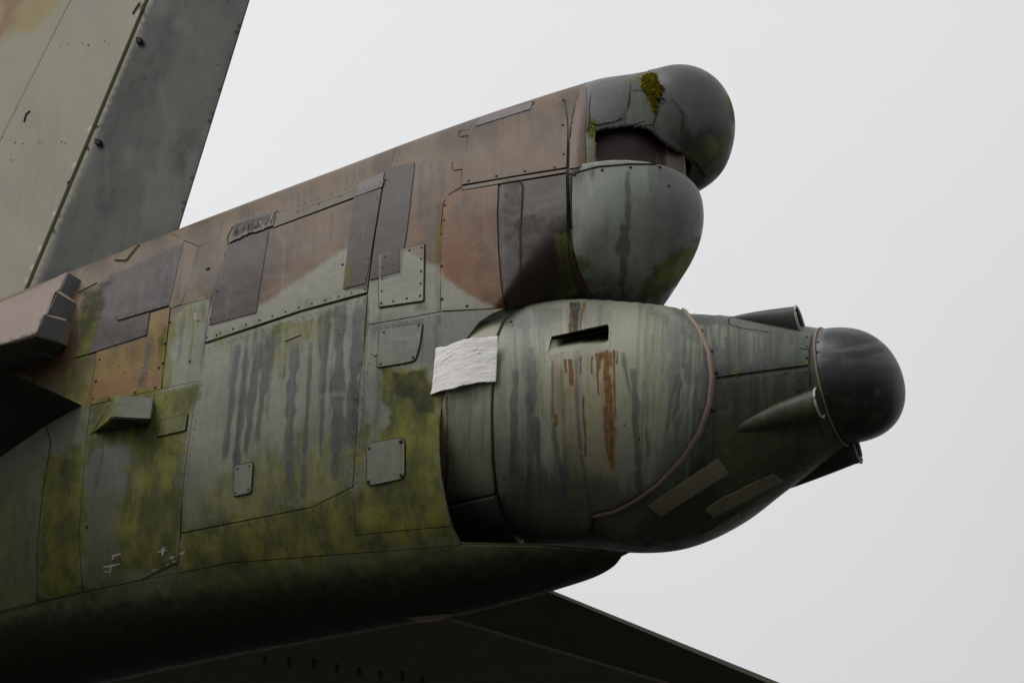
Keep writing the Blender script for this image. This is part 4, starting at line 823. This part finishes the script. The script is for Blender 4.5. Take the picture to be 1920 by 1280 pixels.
# vent pocket
def pp(x, y, o): return bodyT.pt(x, y, o)
vo = .0395
f0 = [pp(1030, 676, vo-.003), pp(1090, 666, vo-.004), pp(1148, 656, vo-.012)]; f1 = [pp(1030, 656, vo-.003), pp(1090, 646, vo-.018), pp(1148, 637, vo-.050)]; f2 = [pp(1034, 637, vo-.010), pp(1090, 624, vo-.075), pp(1149, 612, vo-.14)]
pv = f0+f1+f2; vent_o = mesh_obj('vent_recess', pv, [(0, 1, 4, 3), (1, 2, 5, 4), (3, 4, 7, 6), (4, 5, 8, 7)], MP, cheek, True, paintf=paint_turret)
wl = [pp(1144, 651, vo+.002), pp(1145, 620, vo+.002), pp(1145, 618, vo-.14), pp(1145, 652, vo-.14), pp(1040, 640, vo+.001), pp(1142, 619, vo+.001), pp(1144, 617, vo-.14), pp(1040, 639, vo-.008)]
mesh_obj('vent_wall', wl, [(0, 1, 2, 3), (4, 5, 6, 7)], MDARK, cheek, False)
def lip(pts, r, o=.036, mat=None): surf_tube('vent_lip', bodyT, pts, r, mat or MDARK, cheek, off=o, step=5)
lip([(1034, 673), (1036, 652), (1040, 640)], .0022); lip([(1040, 640), (1090, 630), (1142, 619), (1145, 625), (1145, 648), (1139, 653)], .0025)
# tape strips on the underside
for poly in [[(1214, 945), (1345, 858), (1366, 885), (1238, 965)], [(1320, 953), (1352, 930), (1448, 885), (1466, 899), (1337, 966)], [(1308, 1003), (1384, 958), (1386, 964), (1340, 993), (1312, 1007)]]:
    skin('tape_strip', bodyT, poly, ROOT, MTAPE, None, off=.014, gap=0, jag=1.5, depth=.006)
# faired line above the upper finlet
surf_tube('seam_line', bodyT, [(1440, 625), (1385, 617), (1366, 610), (1366, 600), (1380, 596)], .003, MDARK, TB, off=.008)
surf_tube('seam_line', bodyT, [(1500, 655), (1518, 657)], .003, MDARK, TB, off=.008)
screws(bodyT, [(1513, 634), (1512, 651), (1512, 672), (1510, 698), (1472, 699), (1381, 708), (1498, 730), (1518, 730), (1499, 711)], TB, .008, 1.0)
# nose
NOSE = mesh_obj('nose_radome', VN, FN, MRAD, ROOT, paintf=paint_nose); NOSE['label'] = 'blunt dark nose radome at the tail end'
ring_ = t_sec(tX[-1]-.004, 120); tube('joint_ring', np.array([tX[-1]-.004, 0, tZ[-1]])+(ring_-np.array([tX[-1]-.004, 0, tZ[-1]]))*1.006, .0055, MGASK, ROOT, True, 8)
screws(bodyN, [(1534, 641), (1533, 660), (1534, 690), (1535, 707), (1541, 735), (1532, 625)], NOSE, 0, .9)
# small finlets round the joint, each a tapering half cone with a pale rimmed mouth
TXE = tX[-1]
def t_pt(X, th, r): R = pinterp(X, tX, TR); z = pinterp(X, tX, tZ); return np.array([X, -(R+r)*math.cos(th), z+(R+r)*math.sin(th)])
def finlet(th, L, hgt, wid, x1, ex=.9):
    V = []; n = 14; m = 16
    for i in range(m):
        s = i/(m-1); X = x1-L*(1-s); k = s**ex+.02
        for j in range(n):
            q = PI*j/(n-1); V.append(t_pt(X, th-wid*k*math.cos(q)/.30, -.012+(hgt+.012)*k*math.sin(q)))
    Fc = [(i*n+j, i*n+j+1, (i+1)*n+j+1, (i+1)*n+j) for i in range(m-1) for j in range(n-1)]
    Fc = fix(V, Fc); 
    def pf(P): c, wr = paint_turret(P); return over(c, A(70, 76, 72), .7*np.ones(len(P))), wr
    o = mesh_obj('finlet', V, Fc, MP, ROOT, paintf=pf)
    rim = np.array(V[-n:]); tube('finlet_rim', rim+np.array([.004, 0, 0]), .006, MPALE, o)
    b = rim.copy(); cc = b.mean(0); inner = [cc]+list(b-np.array([.02, 0, 0])); mesh_obj('finlet_mouth', inner, [(0, i, i+1) for i in range(1, n)], MPALE, o, False)
    return o
finlet(math.radians(47), .36, .105, .050, TXE-.075)
finlet(math.radians(-43), .40, .085, .068, TXE-.03, .72)
finlet(math.radians(-133), .40, .105, .055, TXE+.01)
finlet(math.radians(137), .40, .105, .055, TXE-.04)

# --- white sheet stuck over the joint
c4 = [(817, 653), (934, 630), (930, 715), (808, 741)]
n_ = 72; W = []; Ws = []
Pl = [bodyM.pt(812, 655, .012), bodyT.pt(937, 632, .057), bodyT.pt(931, 714, .050), bodyM.pt(810, 740, .012)]
nn = np.cross(Pl[1]-Pl[0], Pl[3]-Pl[0]); nn /= np.linalg.norm(nn); nn = nn if nn @ FW < 0 else -nn
for i in range(n_):
    v = i/(n_-1)
    for j in range(n_):
        u = j/(n_-1); x = (c4[0][0]*(1-u)+c4[1][0]*u)*(1-v)+(c4[3][0]*(1-u)+c4[2][0]*u)*v; y = (c4[0][1]*(1-u)+c4[1][1]*u)*(1-v)+(c4[3][1]*(1-u)+c4[2][1]*u)*v
        e = 3*(fbm(np.array([u*5.]), np.array([v*5.]), 2)[0]-.5); y += e*(v < .05 or v > .95)*1.5; x += e*(u < .03)*1.2
        if v < .08 and u < .5: y += 5*math.sin(u*PI*2)*(1-v/.08)*.6
        d = rays(np.array([x, y])); t = ((Pl[0]-CAM) @ nn)/(d @ nn); P = CAM+d*t
        w1 = fbm(np.array([u*4+v*2]), np.array([v*11]), 1)[0]; w2 = abs(fbm(np.array([u*3+9]), np.array([v*16+u*5]), 3)[0]-.5)
        cr = max(0, 1-w2/.035)*max(0, fbm(np.array([u*4+3]), np.array([v*4+7]), 5)[0]-.42)*6; P = P+nn*(.004*(w1-.5)+.002*cr+.03*math.sin(PI*u))
        W.append(P)
Fw = [(i*n_+j, i*n_+j+1, (i+1)*n_+j+1, (i+1)*n_+j) for i in range(n_-1) for j in range(n_-1)]
ws = mesh_obj('white_sheet', W, Fw, MWHITE, ROOT); ws['label'] = 'crumpled white sheet taped over the joint'; ws.modifiers.new('thickness', 'SOLIDIFY').thickness = .0015

# --- fin and rudder
def tri_in(T, V2, P):
    k = poly_in(V2[np.array([tuple(t) for t in T])].mean(1), P); return [t for t, q in zip(T, k) if q]
def slab(name, poly, yt, mat, parent, pf, step=16, bev=0):
    """slab between y=-yt(P) and y=+yt(P), its outline seen at poly"""
    P = resample(dedupe(np.asarray(poly, float)), step); lo, hi = P.min(0), P.max(0)
    G = np.stack(np.meshgrid(np.arange(lo[0]+step/2, hi[0], step), np.arange(lo[1]+step/2, hi[1], step)), -1).reshape(-1, 2)
    ok = poly_in(G, P); ok[ok] &= seg_dist(G[ok], P, True) > step*.5; G = G[ok]; pts = np.concatenate([P, G]); n = len(P)
    r = delaunay_2d_cdt([Vector(p) for p in pts], [(i, (i+1) % n) for i in range(n)], [], 0, 1e-5); V2 = np.array([tuple(v) for v in r[0]])
    T = tri_in(r[2], V2, P)
    base = onY(V2, -.06); y = yt(V2); Nr = base.copy(); Nr[:, 1] = -y; Fr = base.copy(); Fr[:, 1] = y; k = len(V2)
    V = list(Nr)+list(Fr); Fc = [tuple(t) for t in T]+[tuple(k+i for i in reversed(t)) for t in T]; ed = {}
    for t in T:
        for i in range(3): ed[(t[i], t[(i+1) % 3])] = 1
    m = {}
    for (a, b) in ed:
        if (b, a) not in ed:
            for q in (a, b, a+k, b+k):
                if q not in m: m[q] = len(V); V.append(V[q])
            Fc.append((m[b], m[a], m[a+k], m[b+k]))
    Fc = fix(V, Fc); return mesh_obj(name, V, Fc, mat, parent, True, None, pf)
def hx(y): return 286-.415*y
def tx(y): return 455-.312*y
FIN = slab('tail_fin', [(hx(-420)-2, -420), (hx(600)-2, 600), (-60, 600), (-60, 380), (146+.5*420-3, -420)], lambda P: .115+0*P[:, 0], MFIN, ROOT, paint_fin, 9)
FIN['label'] = 'tall fin with dark grey rudder'
slab('fin_skin', [(146+.5*420, -420), (-63, 417), (-63, 600), (-700, 800), (-700, -420)], lambda P: .118+0*P[:, 0], MFIN, FIN, paint_fin, 14)
RUD = slab('rudder', [(hx(-420)+2.5, -420), (tx(-420), -420), (tx(600), 600), (hx(600)+2.5, 600)], lambda P: .006+.095*np.clip((tx(P[:, 1])-P[:, 0])/(tx(P[:, 1])-hx(P[:, 1])), 0, 1)**.8, MFIN, ROOT, paint_fin, 7)
def ypt(x, y, Y): return onY(np.array([x, y]), Y)
for row in ([(28, 267), (42, 269), (74, 266), (80, 269), (115, 265), (122, 268), (163, 266)], [(113, 88), (127, 83), (154, 81), (165, 84), (196, 77), (203, 82), (244, 75)], [(4, 257), (20, 300)]):
    for (x, y) in row: o = bpy.data.objects.new('screw', SCREW); o.location = ypt(x, y, -.1195); o.rotation_euler = (PI/2, 0, 0); s = random.uniform(.45, .8); o.scale = (s, s, s); link(o, FIN)
for (x, y) in [(258, 75), (181, 265)]:
    V = [ypt(x-3, y-6, -.128), ypt(x+6, y-4, -.128), ypt(x+5, y+5, -.12), ypt(x-4, y+4, -.12)]; V += [v+np.array([0, .03, 0]) for v in V]
    mesh_obj('hinge_bracket', V, [(0, 1, 2, 3), (4, 5, 6, 7), (0, 1, 5, 4), (1, 2, 6, 5), (2, 3, 7, 6), (3, 0, 4, 7)], MDARK, FIN, False)
tube('scratch', [ypt(45, 228, -.119), ypt(49, 214, -.119), ypt(56, 208, -.119)], .006, MDARK, FIN)
tube('torn_flap', [ypt(249, 26, -.119), ypt(258, 10, -.122), ypt(264, 4, -.12), ypt(266, 22, -.12)], .008, MGASK, FIN)
for (x0, y0, x1, y1) in [(383, 67, 425, 66), (368, 124, 412, 122), (352, 184, 392, 182), (408, 10, 440, 8)]: tube('rib_line', [ypt(x0, y0, -.035), ypt(x1, y1, -.018)], .0035, MFIN if False else MDARK, RUD, rf=lambda t: .6)

# --- tailplanes (seen from below)
ZT = .60
def stab(name, pts, mat, thick, pf=None):
    P = np.array([(x, y, ZT) for x, y in pts]); n = len(P); T = P.copy(); T[:, 2] += np.array(thick); V = list(P)+list(T)
    Fc = [tuple(range(n)), tuple(range(2*n-1, n-1, -1))]+[(i, (i+1) % n, n+(i+1) % n, n+i) for i in range(n)]
    return mesh_obj(name, V, fix(V, Fc), mat, ROOT, False)
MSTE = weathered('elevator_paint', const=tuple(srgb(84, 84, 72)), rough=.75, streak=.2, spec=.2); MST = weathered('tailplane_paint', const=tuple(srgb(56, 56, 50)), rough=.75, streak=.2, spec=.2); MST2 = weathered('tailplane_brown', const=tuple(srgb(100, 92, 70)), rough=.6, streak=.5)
a_ = onZ(np.array([161., 762]), ZT); b_ = onZ(np.array([0., 688]), ZT); e = (b_-a_)/np.linalg.norm(b_-a_)
R0 = a_-e*.35; R1 = a_+e*5.2
rp = [bodyH.pt(x, y, -.02) for x, y in [(161, 763), (97, 799), (0, 866), (-120, 940), (-230, 1000)]]
V = [tuple(p) for p in rp]+[(-7.5, -.5, .30), (R1[0]-1.9, R1[1], ZT-.12), (R1[0], R1[1], ZT)]; n_v = len(V); V += [(x, y+(.5 if i < 5 else 0), ZT+t) for i, ((x, y, z), t) in enumerate(zip(V, [.008, .05, .10, .14, .2, .3, .10, .008]))]
Fs = [tuple(range(n_v)), tuple(range(2*n_v-1, n_v-1, -1))]+[(i, (i+1) % n_v, n_v+(i+1) % n_v, n_v+i) for i in range(n_v)]
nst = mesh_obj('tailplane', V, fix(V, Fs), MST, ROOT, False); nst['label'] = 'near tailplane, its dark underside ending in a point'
c_ = onZ(np.array([1030., 1110]), ZT); d_ = onZ(np.array([1440., 1280]), ZT); e = (d_-c_)/np.linalg.norm(d_-c_); h0 = onZ(np.array([850., 1165]), ZT); h1 = onZ(np.array([1240., 1280]), ZT); g = (h1-h0)/np.linalg.norm(h1-h0)
Q0 = c_-e*2.4; Q1 = c_+e*5; H0 = h0-g*2.4; H1 = h0+g*5.5
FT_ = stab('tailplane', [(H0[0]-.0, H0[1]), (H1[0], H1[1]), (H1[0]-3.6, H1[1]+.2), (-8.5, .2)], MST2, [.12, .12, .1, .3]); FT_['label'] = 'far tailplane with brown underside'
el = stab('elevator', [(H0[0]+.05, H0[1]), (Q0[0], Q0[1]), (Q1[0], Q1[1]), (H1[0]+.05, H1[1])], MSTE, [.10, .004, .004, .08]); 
# row of dark drain slots under the far tailplane
for (x, y, h) in [(497, 1236, 12), (542, 1240, 14), (589, 1243, 16), (632, 1252, 14), (674, 1258, 12), (714, 1264, 12), (755, 1267, 16), (792, 1275, 12)]:
    q = [onZ(np.array([x+dx, y+dy]), ZT)+np.array([0, 0, dz]) for dz in (-.012, .02) for dx, dy in ((-3, -h/2), (3, -h/2), (3, h/2), (-3, h/2))]
    mesh_obj('drain_slot', q, [(0, 1, 2, 3), (4, 5, 6, 7), (0, 1, 5, 4), (1, 2, 6, 5), (2, 3, 7, 6), (3, 0, 4, 7)], MDARK, FT_, False)

# --- stepped root fairing of the near tailplane
TOPL = [(-220, 655), (0, 574), (60, 548), (127, 512)]
def fair_off(P): return .03+.27*sstep(0, 105, seg_dist(P, [(-220, 640), (0, 563), (70, 534), (135, 500)]))
def bp_(x, y, o): return bodyM.pt(x, y, o)
FO = [(-220, 650), (-100, 607), (0, 570), (60, 545), (127, 512), (112, 547), (104, 549), (90, 591), (82, 592), (69, 628), (0, 649), (-220, 716)]
def pix_skin(name, poly, offf, mat, parent, pf, step=7):
    P = resample(np.asarray(poly, float), step); lo, hi = P.min(0), P.max(0); G = np.stack(np.meshgrid(np.arange(lo[0]+3, hi[0], step), np.arange(lo[1]+3, hi[1], step)), -1).reshape(-1, 2)
    ok = poly_in(G, P); ok[ok] &= seg_dist(G[ok], P, True) > step*.5; pts = np.concatenate([P, G[ok]]); n = len(P)
    r = delaunay_2d_cdt([Vector(p) for p in pts], [(i, (i+1) % n) for i in range(n)], [], 0, 1e-5); V2 = np.array([tuple(v) for v in r[0]]); T = tri_in(r[2], V2, P)
    P3, Nn, hit, D = bodyM.cast(V2); o = offf(V2); c = np.maximum(.3, -(Nn*D).sum(1)); V = P3-D*(o/c)[:, None]
    T = [t for t in T if hit[list(t)].all()]; us = sorted({i for f in T for i in f}); mp = {j: i for i, j in enumerate(us)}
    return mesh_obj(name, [V[i] for i in us], [tuple(mp[i] for i in f) for f in T], mat, parent, True, None, pf)
def pf_fair(P): c, wr = paint_hull(P); return np.tile(A(150, 131, 121), (len(P), 1))*(.9+.2*fbm(P[:, 0]/50, P[:, 1]/50, 2))[:, None], clamp3(.05*np.ones(len(P)), 0*P[:, 0], .1*sstep(.5, .7, fbm(P[:, 0]/30, P[:, 1]/30, 4)))
FAIR = pix_skin('tailplane_fairing', FO, fair_off, MP, ROOT, pf_fair); FAIR['label'] = 'pinkish brown root fairing with three stepped dark ends'
FAIR.modifiers.new('thickness', 'SOLIDIFY').thickness = .008
def fo(x, y): return float(fair_off(np.array([[x, y]], float))[0])
def fp(x, y): return bp_(x, y, fo(x, y))
MFD = weathered('fairing_grey', const=tuple(srgb(92, 96, 96)), rough=.55, streak=.3)
def quad(name, pts, mat, parent, th=.006):
    o = mesh_obj(name, pts, [tuple(range(len(pts)))], mat, parent, False); o.modifiers.new('thickness', 'SOLIDIFY').thickness = th; return o
def onX(x, y, X): d = rays(np.array([x, y], float)); return CAM+d*((X-CAM[0])/d[0])
def stepf(name, X, pts, mat): return quad(name, [onX(x, y, X) for x, y in pts], mat, FAIR)
X1 = fp(118, 530)[0]+.05; X2 = fp(97, 570)[0]+.02; X3 = fp(76, 610)[0]-.004
stepf('step_face', X1, [(127, 512), (177, 541), (156, 579), (112, 547)], MFD); stepf('step_face', X2, [(106, 549), (155, 578), (143, 616), (89, 591)], MFD); stepf('step_face', X3, [(82, 592), (122, 603), (109, 641), (69, 628)], MFD)
quad('step_ledge', [onX(112, 547, X1), onX(156, 579, X1), onX(154, 577, X2), onX(104, 549, X2)], MGASK, FAIR)
quad('step_ledge', [onX(90, 591, X2), onX(125, 600, X2), onX(122, 603, X3), onX(82, 592, X3)], MGASK, FAIR)
quad('step_side', [onX(122, 603, X3), onX(145, 616, X2), onX(136, 655, X2), onX(109, 641, X3)], MP, FAIR); set_paint(FAIR.children[-1].data, pf_fair)
quad('fairing_underside', [fp(69, 628), onX(109, 641, X3), onX(136, 655, X2), bp_(100, 668, .0), bp_(0, 700, .0), bp_(-150, 740, .0), fp(-150, 694), fp(0, 648)], MFD, FAIR)

# --- rivet rows
for body, par, off, rows in [(bodyH, FUSE, .0068, [([(176, 770), (300, 738), (368, 722)], 16), ([(392, 654), (565, 597), (684, 563)], 24), ([(348, 1006), (586, 958), (658, 922)], 22), ([(696, 617), (820, 594)], 10), ([(677, 665), (667, 740), (664, 800), (657, 905)], 15), ([(697, 665), (681, 740), (677, 800), (670, 905)], 15),
        ([(164, 1102), (262, 1080), (332, 1046)], 14), ([(350, 920), (358, 850), (380, 724)], 13), ([(512, 405), (670, 346), (720, 327)], 18), ([(750, 292), (734, 340)], 5), ([(330, 990), (341, 900), (352, 800)], 12), ([(215, 512), (340, 460)], 10), ([(80, 1110), (80, 1018), (92, 917)], 10)]),
        (bodyT, TB, .0085, [([(1400, 936), (1500, 869)], 9), ([(1270, 584), (1400, 609)], 9), ([(1352, 702), (1505, 680)], 12), ([(1352, 719), (1505, 697)], 12)]), (bodyT, cheek, .03, [([(962, 640), (944, 700), (941, 780), (943, 861), (952, 930)], 15)])]:
    for line, n in rows: screws(body, along(line, n), par, off, .42, 'rivet')
for L in [[(936, 1128), (962, 1124), (988, 1118)], [(404, 1230), (440, 1224), (472, 1218)], [(540, 1203), (552, 1201)], [(300, 1250), (330, 1246)], [(604, 1193), (615, 1191)]]: surf_tube('chipped_edge', bodyH, L, .0035, MPALE, FUSE, off=.003, step=6, rf=lambda t: .25+.75*abs(math.sin(9*t)))

# --- mossy scoop on the side
sc_ = [(171, 815, .0), (216, 741, .015), (290, 745, .01), (210, 782, .13), (283, 786, .115), (278, 800, .0), (164, 826, .0)]
sv = [bodyM.pt(*q) for q in sc_]; sf = [(0, 1, 3), (1, 2, 4, 3), (0, 3, 4, 5, 6), (2, 5, 4), (0, 6, 1)]
me = bpy.data.meshes.new('scoop'); me.from_pydata([tuple(v) for v in sv], [], fix(sv, sf)); bm = bmesh.new(); bm.from_mesh(me)
bmesh.ops.bevel(bm, geom=[e for e in bm.edges], offset=.008, segments=2, affect='EDGES'); bmesh.ops.triangulate(bm, faces=bm.faces); bmesh.ops.subdivide_edges(bm, edges=bm.edges, cuts=3, use_grid_fill=True); bm.to_mesh(me); bm.free(); me.materials.append(MP)
def pf_scoop(P): n = len(P); c = np.tile(A(66, 71, 60), (n, 1)); return c, clamp3(.22+.35*sstep(240, 200, P[:, 0]), np.zeros(n), .2*sstep(250, 290, P[:, 0]))
set_paint(me, pf_scoop); so_ = link(bpy.data.objects.new('scoop', me), ROOT); so_['label'] = 'moss covered scoop standing off the side'
# --- flap and chipped edges under the belly
fl = [bodyM.pt(742, 1150, .0), bodyM.pt(790, 1160, .0), bodyM.pt(830, 1155, .0), bodyM.pt(852, 1148, .0)]
dn = np.array([0, -.05, -.055]); quad('belly_flap', [fl[0], fl[1]+dn*.6, fl[2]+dn*.7, fl[3]+dn*.3, fl[3]+np.array([0, 0, .02]), fl[0]+np.array([0, 0, .02])], MGASK, ROOT)

# ------------------------------------------------------------------ ground far below
g = mesh_obj('ground', [(-900, -900, GROUND), (900, -900, GROUND), (900, 900, GROUND), (-900, 900, GROUND)], [(0, 1, 2, 3)], MGROUND, None, False); g['kind'] = 'structure'
